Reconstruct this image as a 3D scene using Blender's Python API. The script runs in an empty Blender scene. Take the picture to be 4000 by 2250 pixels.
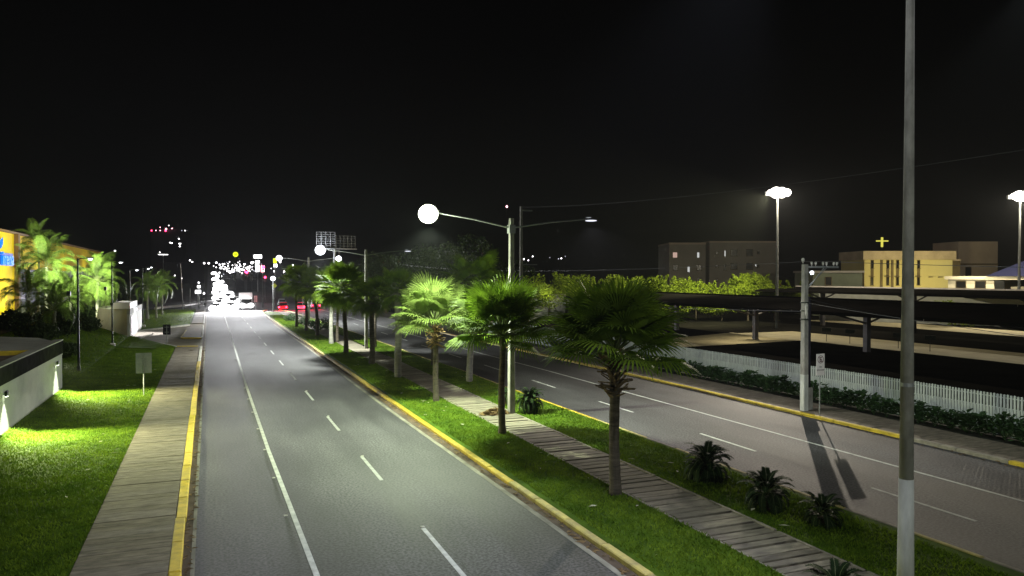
import bpy, math, random
import numpy as np
from mathutils import Vector, Matrix, Euler
R = math.radians
random.seed(7)
rng = np.random.default_rng(7)
sc = bpy.context.scene
col = sc.collection

# ------------------------------------------------------------------ camera, sky, exposure
CAM_H = 6.6
YAW = 21.8794
PITCH = 0.92
cam_d = bpy.data.cameras.new('camera')
cam = bpy.data.objects.new('camera', cam_d)
col.objects.link(cam)
cam.location = (0, 0, CAM_H)
cam.rotation_euler = (R(90 - PITCH), 0, R(-YAW))
cam_d.sensor_width = 36.0
cam_d.lens = 36.0 * 1900 / 2576
cam_d.clip_start = 0.1
cam_d.clip_end = 4000
sc.camera = cam

world = bpy.data.worlds.new('World')
sc.world = world
world.use_nodes = True
wn, wl = world.node_tree.nodes, world.node_tree.links
bg = wn['Background']
sky = wn.new('ShaderNodeTexSky')
sky.sky_type = 'NISHITA'
sky.sun_disc = False
sky.sun_elevation = R(-7)
sky.sun_rotation = R(200)
sky.air_density = 1.0
sky.dust_density = 0.6
wl.new(sky.outputs[0], bg.inputs[0])
bg.inputs[1].default_value = 0.007

sc.view_settings.view_transform = 'Standard'
sc.view_settings.look = 'None'
sc.view_settings.gamma = 1.0
sc.view_settings.use_curve_mapping = False
sc.view_settings.exposure = 4.0
LW = 4 * math.pi / 16.0            # watts per unit of intensity at this exposure
HAZE = 0.00013

cy = sc.cycles
cy.max_bounces = 4
cy.diffuse_bounces = 2
cy.glossy_bounces = 2
cy.transmission_bounces = 3
cy.volume_bounces = 0
cy.transparent_max_bounces = 6
cy.sample_clamp_indirect = 0.12
cy.sample_clamp_direct = 0.6
cy.use_denoising = True
cy.denoising_prefilter = 'ACCURATE'
cy.use_adaptive_sampling = False
cy.caustics_reflective = False
cy.caustics_refractive = False

# ------------------------------------------------------------------ helpers
class MB:
    """collects geometry for ONE mesh object"""
    def __init__(s):
        s.v, s.f, s.m = [], [], []
    def quad(s, a, b, c, d, mi=0):
        n = len(s.v); s.v += [tuple(a), tuple(b), tuple(c), tuple(d)]
        s.f.append((n, n+1, n+2, n+3)); s.m.append(mi)
    def tri(s, a, b, c, mi=0):
        n = len(s.v); s.v += [tuple(a), tuple(b), tuple(c)]
        s.f.append((n, n+1, n+2)); s.m.append(mi)
    def poly(s, pts, mi=0):
        n = len(s.v); s.v += [tuple(p) for p in pts]
        s.f.append(tuple(range(n, n+len(pts)))); s.m.append(mi)
    def box(s, x0, x1, y0, y1, z0, z1, mi=0, ch=0.0):
        if ch > 0:   # chamfered top edges
            zc = z1 - ch
            lo = [(x0,y0),(x1,y0),(x1,y1),(x0,y1)]
            hi = [(x0+ch,y0+ch),(x1-ch,y0+ch),(x1-ch,y1-ch),(x0+ch,y1-ch)]
            n = len(s.v)
            s.v += [(x,y,z0) for x,y in lo] + [(x,y,zc) for x,y in lo] + [(x,y,z1) for x,y in hi]
            fs = [(n+3,n+2,n+1,n)]
            for i in range(4):
                j = (i+1) % 4
                fs.append((n+i,n+j,n+4+j,n+4+i)); fs.append((n+4+i,n+4+j,n+8+j,n+8+i))
            fs.append((n+8,n+9,n+10,n+11))
            s.f += fs; s.m += [mi]*len(fs); return
        n = len(s.v)
        s.v += [(x0,y0,z0),(x1,y0,z0),(x1,y1,z0),(x0,y1,z0),(x0,y0,z1),(x1,y0,z1),(x1,y1,z1),(x0,y1,z1)]
        s.f += [(n+3,n+2,n+1,n),(n+4,n+5,n+6,n+7),(n,n+1,n+5,n+4),(n+1,n+2,n+6,n+5),(n+2,n+3,n+7,n+6),(n+3,n,n+4,n+7)]
        s.m += [mi]*6
    def tube(s, pts, rad, n=8, cap=True, mi=0, sq=0.0):
        """swept tube through pts; rad scalar or list"""
        pts = [Vector(p) for p in pts]
        if not hasattr(rad, '__len__'): rad = [rad]*len(pts)
        base = len(s.v); prev = None
        for i, p in enumerate(pts):
            if i == 0: d = pts[1]-pts[0]
            elif i == len(pts)-1: d = pts[-1]-pts[-2]
            else: d = pts[i+1]-pts[i-1]
            d.normalize()
            if prev is None:
                a = Vector((1,0,0)) if abs(d.x) < .8 else Vector((0,1,0))
                u = (a - d*a.dot(d)).normalized()
            else:
                u = (prev - d*prev.dot(d)).normalized()
            prev = u; w = d.cross(u)
            for k in range(n):
                t = 2*math.pi*(k+.5)/n
                s.v.append(tuple(p + (u*math.cos(t)+w*math.sin(t))*rad[i]))
        for i in range(len(pts)-1):
            for k in range(n):
                a = base+i*n+k; b = base+i*n+(k+1) % n
                s.f.append((a, b, b+n, a+n)); s.m.append(mi)
        if cap:
            s.f.append(tuple(base+k for k in reversed(range(n)))); s.m.append(mi)
            e = base+(len(pts)-1)*n
            s.f.append(tuple(e+k for k in range(n))); s.m.append(mi)
    def sphere(s, c, r, n=10, m=6, sz=1.0, mi=0):
        base = len(s.v)
        s.v.append((c[0], c[1], c[2]-r*sz))
        for i in range(1, m):
            t = math.pi*i/m
            for k in range(n):
                a = 2*math.pi*k/n
                s.v.append((c[0]+r*math.sin(t)*math.cos(a), c[1]+r*math.sin(t)*math.sin(a), c[2]-r*sz*math.cos(t)))
        s.v.append((c[0], c[1], c[2]+r*sz)); top = len(s.v)-1
        for k in range(n):
            k2 = (k+1) % n
            s.f.append((base, base+1+k2, base+1+k)); s.m.append(mi)
            for i in range(m-2):
                a = base+1+i*n+k; b = base+1+i*n+k2
                s.f.append((a, b, b+n, a+n)); s.m.append(mi)
            s.f.append((base+1+(m-2)*n+k, base+1+(m-2)*n+k2, top)); s.m.append(mi)
    def prism(s, outline, y0, y1, mi=0):
        """outline in (x,z), extruded along y"""
        a = [(x, y0, z) for x, z in outline]; b = [(x, y1, z) for x, z in outline]
        s.poly(a, mi); s.poly(b[::-1], mi)
        for i in range(len(outline)):
            j = (i+1) % len(outline)
            s.quad(a[j], a[i], b[i], b[j], mi)
    def mesh(s, name, mats, smooth=False):
        me = bpy.data.meshes.new(name)
        me.from_pydata(s.v, [], s.f)
        if not isinstance(mats, (list, tuple)): mats = [mats]
        for m in mats: me.materials.append(m)
        if len(mats) > 1: me.polygons.foreach_set('material_index', s.m)
        if smooth: me.polygons.foreach_set('use_smooth', [True]*len(s.f))
        me.update()
        return me
    def build(s, name, mats, parent=None, smooth=False, loc=(0,0,0)):
        return link(name, s.mesh(name, mats, smooth), parent, loc)

def link(name, me, parent=None, loc=(0,0,0), rot=None, scale=None):
    o = bpy.data.objects.new(name, me); col.objects.link(o)
    o.location = loc
    if rot is not None: o.rotation_euler = rot
    if scale is not None: o.scale = scale if hasattr(scale, '__len__') else (scale,)*3
    if parent is not None: o.parent = parent
    return o

def thing(name, label, cat, loc=(0,0,0), rz=0.0, group=None):
    o = bpy.data.objects.new(name, None); col.objects.link(o)
    o.empty_display_size = 0.3
    o.location = loc; o.rotation_euler = (0, 0, rz)
    return tag(o, label, cat, group)

def tag(o, label, cat, group=None, kind=None):
    if label: o['label'] = label
    if cat: o['category'] = cat
    if group: o['group'] = group
    if kind: o['kind'] = kind
    return o

def struct(o):
    o['kind'] = 'structure'; return o

def stuff(o, label=None, cat=None):
    o['kind'] = 'stuff'
    if label: o['label'] = label
    if cat: o['category'] = cat
    return o

def structure_root(name):
    o = bpy.data.objects.new(name, None); col.objects.link(o)
    o['kind'] = 'structure'; return o

def lamp(kind, parent, loc, inten, color, radius=0.15, aim=None, cone=None, blend=0.6, name='bulb'):
    d = bpy.data.lights.new(name, kind)
    d.energy = inten*LW
    d.color = color
    d.shadow_soft_size = radius
    o = bpy.data.objects.new(name, d); col.objects.link(o)
    o.location = loc
    if parent is not None: o.parent = parent
    if kind == 'SPOT':
        d.spot_size = R(cone); d.spot_blend = blend
        o.rotation_euler = Vector(aim).to_track_quat('-Z', 'Y').to_euler()
    return o

def copy_tree(o, parent=None):
    c = o.copy(); col.objects.link(c); c.parent = parent
    for ch in list(o.children): copy_tree(ch, c)
    return c

# ------------------------------------------------------------------ materials
def mat(name, base, rough=0.8, var=0.25, scale=4.0, bump=0.0, bscale=60.0, spec=0.3, metal=0.0,
        rand=0.0, stretch=(1,1,1), second=None, trans=0.0, coords='Object'):
    m = bpy.data.materials.new(name); m.use_nodes = True
    n, l = m.node_tree.nodes, m.node_tree.links
    b = n['Principled BSDF']
    b.inputs['Roughness'].default_value = rough
    b.inputs['Specular IOR Level'].default_value = spec
    b.inputs['Metallic'].default_value = metal
    tc = n.new('ShaderNodeTexCoord'); mp = n.new('ShaderNodeMapping')
    mp.inputs['Scale'].default_value = stretch
    l.new(tc.outputs[coords], mp.inputs[0])
    if rand > 0:
        oi0 = n.new('ShaderNodeObjectInfo'); ml = n.new('ShaderNodeMath'); ml.operation = 'MULTIPLY'; ml.inputs[1].default_value = 97.0
        l.new(oi0.outputs['Random'], ml.inputs[0]); l.new(ml.outputs[0], mp.inputs['Location'])
    nz = n.new('ShaderNodeTexNoise'); nz.inputs['Scale'].default_value = scale
    nz.inputs['Detail'].default_value = 5; nz.inputs['Roughness'].default_value = .6
    l.new(mp.outputs[0], nz.inputs['Vector'])
    rp = n.new('ShaderNodeValToRGB')
    c = Vector(base[:3]); c2 = Vector(second) if second else c*(1+var)
    c1 = c*(1-var) if not second else c
    rp.color_ramp.elements[0].position = .32; rp.color_ramp.elements[1].position = .68
    rp.color_ramp.elements[0].color = (*c1, 1); rp.color_ramp.elements[1].color = (*c2, 1)
    l.new(nz.outputs[0], rp.inputs[0])
    outc = rp.outputs[0]
    if rand > 0:
        oi = n.new('ShaderNodeObjectInfo'); mr = n.new('ShaderNodeMapRange')
        mr.inputs['To Min'].default_value = 1-rand; mr.inputs['To Max'].default_value = 1+rand
        l.new(oi.outputs['Random'], mr.inputs[0])
        mx = n.new('ShaderNodeMix'); mx.data_type = 'RGBA'; mx.blend_type = 'MULTIPLY'
        mx.inputs[0].default_value = 1.0
        l.new(outc, mx.inputs[6]); l.new(mr.outputs[0], mx.inputs[7])
        outc = mx.outputs[2]
    l.new(outc, b.inputs['Base Color'])
    if bump > 0:
        nb = n.new('ShaderNodeTexNoise'); nb.inputs['Scale'].default_value = bscale
        nb.inputs['Detail'].default_value = 3
        l.new(mp.outputs[0], nb.inputs['Vector'])
        bp = n.new('ShaderNodeBump'); bp.inputs['Strength'].default_value = bump
        bp.inputs['Distance'].default_value = 0.02
        l.new(nb.outputs[0], bp.inputs['Height']); l.new(bp.outputs[0], b.inputs['Normal'])
    if trans > 0:
        tr = n.new('ShaderNodeBsdfTranslucent'); l.new(outc, tr.inputs[0])
        ms = n.new('ShaderNodeMixShader'); ms.inputs[0].default_value = trans
        l.new(b.outputs[0], ms.inputs[1]); l.new(tr.outputs[0], ms.inputs[2])
        l.new(ms.outputs[0], n['Material Output'].inputs[0])
    return m

def glow(name, color, strength, sample=False):
    m = bpy.data.materials.new(name); m.use_nodes = True
    b = m.node_tree.nodes['Principled BSDF']
    b.inputs['Base Color'].default_value = (color[0]*.04, color[1]*.04, color[2]*.04, 1)
    b.inputs['Emission Color'].default_value = (*color, 1)
    b.inputs['Emission Strength'].default_value = strength/16.0
    if not sample:
        try: m.cycles.emission_sampling = 'NONE'
        except Exception: pass
    return m

def asphalt_mat():
    m = bpy.data.materials.new('asphalt'); m.use_nodes = True
    n, l = m.node_tree.nodes, m.node_tree.links
    b = n['Principled BSDF']
    b.inputs['Specular IOR Level'].default_value = .28
    tc = n.new('ShaderNodeTexCoord')
    def noise(scale, detail, stretch):
        mp = n.new('ShaderNodeMapping'); mp.inputs['Scale'].default_value = stretch
        l.new(tc.outputs['Object'], mp.inputs[0])
        z = n.new('ShaderNodeTexNoise'); z.inputs['Scale'].default_value = scale
        z.inputs['Detail'].default_value = detail
        l.new(mp.outputs[0], z.inputs['Vector']); return z.outputs[0]
    patch = noise(.55, 5, (1, .12, 1))        # long wheel-path wear
    blot = noise(.28, 5, (1, .5, 1))
    grain = noise(14, 4, (1, 1, 1))
    def ramp(src, a, c, p0=.35, p1=.65):
        r = n.new('ShaderNodeValToRGB'); r.color_ramp.elements[0].position = p0; r.color_ramp.elements[1].position = p1
        r.color_ramp.elements[0].color = (a,a,a,1); r.color_ramp.elements[1].color = (c,c,c,1)
        l.new(src, r.inputs[0]); return r.outputs[0]
    def mul(a, c):
        x = n.new('ShaderNodeMix'); x.data_type='RGBA'; x.blend_type='MULTIPLY'; x.inputs[0].default_value = 1
        l.new(a, x.inputs[6]); l.new(c, x.inputs[7]); return x.outputs[2]
    c = mul(mul(ramp(patch, .55, 1.25), ramp(blot, .62, 1.22)), ramp(grain, .50, 1.65, .40, .60))
    tint = n.new('ShaderNodeRGB'); tint.outputs[0].default_value = (.056, .055, .058, 1)
    l.new(mul(c, tint.outputs[0]), b.inputs['Base Color'])
    rr = n.new('ShaderNodeMapRange'); rr.inputs['To Min'].default_value = .58; rr.inputs['To Max'].default_value = .82
    l.new(patch, rr.inputs[0]); l.new(rr.outputs[0], b.inputs['Roughness'])
    bp = n.new('ShaderNodeBump'); bp.inputs['Strength'].default_value = .5; bp.inputs['Distance'].default_value = .01
    l.new(noise(70, 2, (1,1,1)), bp.inputs['Height']); l.new(bp.outputs[0], b.inputs['Normal'])
    return m

M = dict(
    asphalt=asphalt_mat(),
    soil=mat('dark_soil', (.030,.030,.022), .95, .4, .2),
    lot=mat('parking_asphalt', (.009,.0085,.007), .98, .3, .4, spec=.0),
    lane=mat('floodlit_lane_concrete', (.36,.31,.19), .9, .15, .5),  # pale yellow tone carries the floodlit look of the lane
    concrete=mat('weathered_concrete', (.150,.128,.096), .9, .42, 2.0, .5, 40, rand=.08, stretch=(1,3,1)),
    path=mat('path_concrete', (.19,.172,.125), .9, .38, 2.2, .5, 40, rand=.30, stretch=(.7,3,1)),
    apron=mat('driveway_concrete', (.21,.19,.15), .9, .25, .8, .3, 30),
    kerb=mat('kerb_concrete', (.22,.20,.16), .9, .3, 3, .3, 40),
    gutter=mat('dirty_gutter', (.085,.062,.045), .95, .45, 2.2, .5, 30, stretch=(1,.4,1)),
    gutterline=mat('pale_gutter_edge', (.20,.19,.155), .9, .45, 3.0, .2, 30, stretch=(1,.3,1)),
    yellow=mat('worn_yellow_paint', (.40,.29,.03), .7, .2, 3.5, .3, 40, second=(.66,.48,.035), rand=.12),
    yellow_worn=mat('faded_yellow_paint', (.26,.22,.10), .8, .2, 2.5, .3, 40, second=(.52,.44,.12), rand=.15),
    white_kerb=mat('white_kerb_paint', (.45,.44,.38), .8, .3, 4),
    marking=mat('road_marking_paint', (.34,.35,.34), .75, .2, 3.0, second=(.62,.63,.60)),
    grass_base=mat('turf', (.028,.058,.005), .95, .2, 1.3, .6, 25, second=(.070,.125,.009), spec=.05),
    grass=mat('grass_blades', (.058,.118,.008), .85, .2, .9, second=(.175,.260,.022), spec=.08, trans=.25),
    pole=mat('pole_concrete', (.27,.26,.235), .85, .32, 4.0, .3, 30, stretch=(1,1,.5)),
    pole_white=mat('pole_white_paint', (.50,.51,.48), .75, .22, 5.0, .2, 30, stretch=(1,1,.3)),
    steel=mat('galvanised_steel', (.30,.31,.31), .5, .15, 6, metal=.4),
    dark_metal=mat('dark_painted_metal', (.012,.018,.014), .5, .2, 8),
    wall=mat('pale_wall_render', (.46,.47,.43), .85, .12, .9, .2, 20),
    fence=mat('fence_paint', (.42,.46,.44), .7, .12, 3, rand=.10),
    fence_wall=mat('fence_wall_paint', (.30,.345,.32), .8, .16, 1.4),
    fascia=mat('dark_fascia', (.030,.028,.036), .95, .25, 2.0, spec=0),
    deck=mat('deck_concrete', (.30,.30,.28), .9, .12, 1.0, .2, 30),
    deck_lot=mat('deck_brown_paving', (.11,.085,.07), .9, .3, 1.5),
    trunk=mat('palm_trunk_bark', (.050,.042,.030), .95, .45, 3, .8, 14, stretch=(1,1,5), second=(.125,.105,.075)),
    trunk_pale=mat('pale_palm_trunk', (.26,.26,.21), .9, .25, 2, .4, 14, stretch=(1,1,4)),
    boot=mat('dry_leaf_base', (.085,.060,.035), .95, .4, 8, .4, 20, second=(.21,.15,.08), rand=.3),
    dead=mat('dead_palm_fibre', (.18,.11,.05), .95, .4, 8, .3, 20, second=(.38,.26,.12), rand=.3),
    fan=mat('fan_palm_leaf', (.065,.125,.009), .62, .3, 1.5, spec=.12, second=(.170,.260,.022), trans=.27, rand=.25),
    fan_lit=mat('lit_fan_palm_leaf', (.13,.20,.035), .6, .3, 1.5, spec=.2, second=(.28,.36,.10), trans=.30, rand=.2),  # brighter copy of the fan leaf, lamplight put into its colour
    fan_stalk=mat('fan_palm_stalk', (.10,.13,.04), .5, .2, 3),
    frond=mat('feather_palm_leaf', (.055,.105,.014), .6, .3, 1.5, spec=.25, second=(.13,.20,.035), trans=.30, rand=.25),
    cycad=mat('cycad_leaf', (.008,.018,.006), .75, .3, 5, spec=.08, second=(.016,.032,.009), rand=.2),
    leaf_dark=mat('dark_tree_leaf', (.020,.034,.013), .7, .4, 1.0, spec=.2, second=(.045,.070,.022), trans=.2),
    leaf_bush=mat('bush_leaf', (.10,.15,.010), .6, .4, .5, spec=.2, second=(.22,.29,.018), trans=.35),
    leaf_hedge=mat('hedge_leaf', (.018,.045,.014), .5, .4, 2.0, spec=.3, second=(.050,.100,.034), trans=.15),
    branch=mat('tree_bark', (.06,.048,.035), .95, .3, 4, .5, 20, stretch=(1,1,4)),
    litter=mat('dry_leaf_litter', (.10,.062,.028), .95, .4, 3, second=(.24,.16,.07)),
    leaf_scrap=mat('pale_fallen_leaf', (.42,.42,.30), .8, .3, 3),
    yellow_wall=mat('yellow_render', (.40,.27,.006), .85, .12, .25, second=(.50,.35,.008), spec=.1),
    yellow_dim=mat('ochre_pilaster', (.10,.05,.012), .85, .2, .5),
    entrance=mat('entrance_cladding', (.10,.09,.17), .7, .2, .4),
    apt=mat('taupe_render', (.27,.25,.215), .9, .14, .12, .2, 3),
    apt2=mat('brown_render', (.42,.34,.26), .9, .14, .15, .2, 3),
    cream=mat('cream_render', (.46,.38,.15), .9, .16, .10, second=(.56,.50,.24), stretch=(1,1,.2)),
    parapet=mat('pale_parapet', (.42,.34,.23), .9, .18, .5),
    stainwall=mat('stained_strip', (.13,.10,.05), .9, .3, .5),
    greyhouse=mat('green_grey_render', (.13,.145,.10), .9, .2, .3),
    housewall=mat('white_house_render', (.62,.56,.40), .85, .08, .5),
    rooftile=mat('navy_roof_tile', (.016,.018,.055), .7, .3, 4, .3, 10, stretch=(1,6,1)),
    pane=mat('dark_glass', (.010,.010,.009), .25, .2, 1, spec=.5),
    canopy=mat('canopy_roof_sheet', (.007,.0065,.006), .95, .3, .5, spec=.0),
    canopy_edge=mat('canopy_lit_edge', (.60,.55,.52), .8, .1, 1.0),  # pale tone carries the light along the roof edge
    column=mat('steel_column_paint', (.12,.11,.115), .7, .2, 1.5),
    carwhite=mat('car_paint_white', (.55,.55,.55), .35, .05, 1, spec=.5),
    cardark=mat('car_paint_dark', (.03,.035,.045), .35, .1, 1, spec=.5),
    carred=mat('car_paint_red', (.30,.02,.02), .35, .1, 1, spec=.5),
    carsilver=mat('car_paint_silver', (.28,.28,.29), .35, .1, 1, spec=.5, metal=.3),
    tyre=mat('tyre_rubber', (.02,.02,.02), .9, .2, 8),
    signwhite=mat('sign_white', (.80,.74,.72), .6, .05, 2),
    signback=mat('sign_back_aluminium', (.28,.29,.30), .6, .15, 4),
    signred=mat('sign_dark_red', (.10,.012,.020), .6, .05, 2),
    signtext=mat('sign_black_text', (.10,.08,.085), .6, .05, 2),
    diamond=mat('warning_sign_yellow', (.75,.85,.05), .6, .05, 2),
    ceramic=mat('insulator_ceramic', (.55,.53,.50), .3, .1, 5),
    wire=mat('cable_sheath', (.045,.045,.05), .6, .1, 5),
    tower=mat('tower_facade', (.035,.032,.045), .9, .2, .1),
    agave=mat('agave_leaf', (.45,.45,.38), .5, .2, 4),
)
G = dict(
    lampgreen=glow('lamp_bowl_greenish_white', (.90,1,.72), 14),
    lampcool=glow('lamp_bowl_cool_white', (.88,.94,1), 14),
    lampwarm=glow('flood_lens_warm_white', (1,.93,.80), 14),
    lampoff=glow('lamp_lens_dim', (.85,.88,1), 1.3),
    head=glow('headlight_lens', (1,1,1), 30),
    tail=glow('tail_light_lens', (1,.02,.05), 25),
    tailcore=glow('tail_light_core', (1,.45,.5), 30),
    far=glow('distant_lamp_white', (1,.97,.96), 9),
    fardim=glow('distant_lamp_dim', (.8,.8,.95), 1.6),
    red=glow('red_light', (1,.03,.10), 14),
    redm=glow('red_light_pale', (1,.42,.50), 8),
    yel=glow('yellow_green_sign_light', (.75,.9,.02), 1.6),
    white=glow('white_sign_light', (1,1,1), 5),
    blue=glow('blue_letter_light', (.0,.03,.55), .7),
    bluecore=glow('blue_letter_face', (.0,.22,1), 1.25),
    win=glow('lit_window_pink', (.9,.6,.5), .55),
    win2=glow('lit_window_grey', (.7,.72,.7), .75),
    cross=glow('yellow_cross_light', (.80,.75,.10), .9),
)

# ------------------------------------------------------------------ ground, roads
def sheet(name, xs_of_y, ys, z, m, parent=None, zf=None):
    """a strip running along Y; xs_of_y(y) gives a list of X positions"""
    b = MB(); rows = []
    for y in ys:
        row = []
        for x in xs_of_y(y):
            zz = z if zf is None else zf(x, y)
            row.append(len(b.v)); b.v.append((x, y, zz))
        rows.append(row)
    for r0, r1 in zip(rows, rows[1:]):
        for i in range(len(r0)-1):
            b.f.append((r0[i], r0[i+1], r1[i+1], r1[i])); b.m.append(0)
    return b.build(name, m, parent)

def hill(y):
    t = max(0.0, min(1.0, (y-230)/720.0))
    return 17.0*t*t*(3-2*t)

YS_FAR = [-40, 0, 40, 80, 120, 160, 200, 230, 260, 300, 340, 380, 430, 480, 540, 600, 660, 720, 780, 840, 900, 960, 1040]
XS = [-440, -300, -200, -120, -60, -30, -10, 0, 10, 20, 30, 60, 90, 140, 220, 320, 470]
struct(sheet('ground', lambda y: XS, YS_FAR, 0, M['soil'], zf=lambda x, y: hill(y)-.06))

def rk(y):   # right-hand kerb of the median
    pts = [(-30,16.5),(10,16.45),(20,16.25),(35,16.05),(50,16.0),(56,15.75),(82,15.5),(100,15.25),(143,13.9),(150,12.6),(153,11.3)]
    for (a, xa), (b, xb) in zip(pts, pts[1:]):
        if y <= b: return xa+(xb-xa)*(y-a)/(b-a)
    return pts[-1][1]
def lk(y):   # left-hand kerb of the median
    pts = [(-30,8.87),(138,8.87),(146,9.15),(151,9.9),(153,10.9)]
    for (a, xa), (b, xb) in zip(pts, pts[1:]):
        if y <= b: return xa+(xb-xa)*(y-a)/(b-a)
    return pts[-1][1]

YR = [-30, 0, 20, 40, 60, 80, 100, 120, 140, 160, 180, 200, 230]
struct(sheet('road', lambda y: [-.60, 4, 9, 14, 20, 26.05], YR, 0, M['asphalt']))
struct(sheet('road', lambda y: [-.60, 4, 9, 14, 20, 26.05], [230, 260, 300, 340, 380, 430, 480, 540, 600, 660, 720, 780, 840, 900], 0, M['asphalt'], zf=lambda x, y: hill(y)))
b = MB(); b.quad((-90,160,.004),(-.6,160,.004),(-.6,174,.004),(-90,174,.004)); b.quad((26.05,160,.004),(140,160,.004),(140,174,.004),(26.05,174,.004))
struct(b.build('cross_street', M['asphalt']))

# painted markings, 4 mm proud of the road
mk = structure_root('road_markings')
def line_mesh(pts, w, z, m, name='edge_line', dash=None):
    b = MB()
    for (x0, y0), (x1, y1) in zip(pts, pts[1:]):
        b.box(x0-w/2, x0+w/2, y0, y1, 0.001, z)
        k = len(b.v)-8
        for i in (2, 3, 6, 7):
            v = b.v[k+i]; b.v[k+i] = (v[0]+x1-x0, v[1], v[2])
    return b.build(name, m, mk)
line_mesh([(2.17,-20),(2.17,17),(2.06,30),(2.06,50),(2.2,80),(2.30,110),(2.46,157)], .13, .006, M['marking'])
line_mesh([(22.15,-20),(22.1,16),(22.0,30),(21.85,48),(21.5,60),(21.2,80),(20.9,110),(20.4,150)], .12, .006, M['marking'])
dm = MB(); dm.box(-.06, .06, 0, 3.45, .001, .006); dm = dm.mesh('lane_dash', M['marking'])
for k in range(-3, 16):
    y = 15.65+8.45*k
    link('lane_dash', dm, mk, (5.2-.0022*max(0, y), y, 0))
for k in range(-3, 14):
    y = 14.1+8.75*k
    link('lane_dash', dm, mk, (19.2-.006*max(0, y), y, 0))
stud = MB(); stud.box(-.05, .05, -.05, .05, .001, .02, ch=.008); stud = stud.mesh('road_stud', M['white_kerb'])
for y in (19.2, 27.6, 36.1, 44.6, 53.0):
    link('road_stud', stud, mk, (5.18, y, 0))
for y in (21.5, 25.7, 30, 34.2, 38.5, 42.7, 47, 55, 64, 75):
    link('road_stud', stud, mk, (1.93, y, 0))

rp_ = structure_root('road_repairs')
M['seam'] = mat('bitumen_seam', (.018,.018,.019), .6, .3, 4, spec=.3)
M['patch'] = mat('asphalt_patch', (.030,.030,.032), .85, .25, 9, .4, 60)
def seam(pts, w, z=.0045, m='seam'):
    b = MB(); r = random.Random(int(pts[0][1]*7))
    P = []
    for (x0, y0), (x1, y1) in zip(pts, pts[1:]):
        n = max(2, int(math.hypot(x1-x0, y1-y0)/.5))
        for i in range(n): P.append((x0+(x1-x0)*i/n+r.uniform(-.03,.03), y0+(y1-y0)*i/n+r.uniform(-.03,.03)))
    for a, c in zip(P, P[1:]):
        d = Vector((c[0]-a[0], c[1]-a[1], 0)); n_ = Vector((-d.y, d.x, 0)).normalized()*w*r.uniform(.3, 1)
        b.quad((a[0]-n_.x,a[1]-n_.y,z),(c[0]-n_.x,c[1]-n_.y,z),(c[0]+n_.x,c[1]+n_.y,z),(a[0]+n_.x,a[1]+n_.y,z))
    b.build('seam', M[m], rp_)
for pts, w in (([(5.35,8),(5.4,60),(5.35,120)],.014),([(-.3,31.4),(8.3,30.9)],.018),([(-.3,52.3),(8.3,52.9)],.02),
               ([(-.3,115),(8.8,114.6)],.10),([(16.5,36.5),(25.8,36)],.02),([(23.6,16),(23.5,44)],.014)):
    seam(pts, w)

# gutters
gt = structure_root('gutter')
sheet('gutter_bed', lambda y: [-.60, -.33], YR[:-4], .004, M['gutter'], gt)
sheet('gutter_bed', lambda y: [8.36, 8.76], YR[:-4], .004, M['gutter'], gt)
sheet('gutter_edge', lambda y: [-.42, -.33], YR[:-4], .008, M['gutterline'], gt)
sheet('gutter_edge', lambda y: [8.22+.1*math.sin(y*.11), 8.38+.1*math.sin(y*.11)], list(np.arange(-10, 110, 2.0)), .008, M['gutterline'], gt)

# kerbs: stones with open joints
def kerb_run(name, xf, y0, y1, width, mats, hgt=.13, step=2.0, side=1, pick=None):
    root = structure_root(name)
    y = y0; i = 0; cache = {}
    while y < y1-.05:
        L = min(step, y1-y)
        xa, xb = xf(y), xf(y+L)
        key = (round(L, 2), round(xb-xa, 2))
        if key not in cache:
            b = MB(); b.box(0, width, .012, L-.012, -.03, hgt, ch=.025)
            for k, v in enumerate(b.v):
                b.v[k] = (v[0]+(xb-xa)*v[1]/L, v[1], v[2])
            cache[key] = b
        mt = mats[0] if pick is None else pick(y, mats)
        kk = (key, mt.name)
        if kk not in cache: cache[kk] = cache[key].mesh('kerb_stone', mt)
        o = link('kerb_stone', cache[kk], root, (xa+random.uniform(-.012, .012), y, random.uniform(-.008, .008)))
        o.rotation_euler = (0, random.uniform(-.012, .012), random.uniform(-.003, .003))
        y += L; i += 1
    return root
kerb_run('kerb', lambda y: -.86, -8, 62, .26, [M['yellow']], step=2.0)
kerb_run('kerb', lambda y: -.82, 62, 75.2, .22, [M['white_kerb']], step=2.2)
kerb_run('kerb', lambda y: -.78, 86, 108, .18, [M['white_kerb']], step=2.2)
kerb_run('kerb', lambda y: -.78, 112, 158, .18, [M['white_kerb']], step=2.3)
kerb_run('kerb', lambda y: lk(y)-.14, -8, 152, .22, [M['yellow'], M['yellow_worn']], step=2.0,
         pick=lambda y, m: m[0] if (y < 62 and y > 20) else m[1])
kerb_run('kerb', lambda y: rk(y), -8, 152, .16, [M['yellow_worn'], M['kerb'], M['yellow']], step=2.0,
         pick=lambda y, m: m[2] if 28 < y < 40 else m[0] if y > 24 or random.random() < .6 else m[1])
kerb_run('kerb', lambda y: 25.98-.0*y if y < 36 else 25.98-.025*(y-36), -8, 100, .24, [M['yellow'], M['kerb']], step=2.0,
         pick=lambda y, m: m[1] if 17 < y < 21 and random.random() < .7 else m[0])
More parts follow.
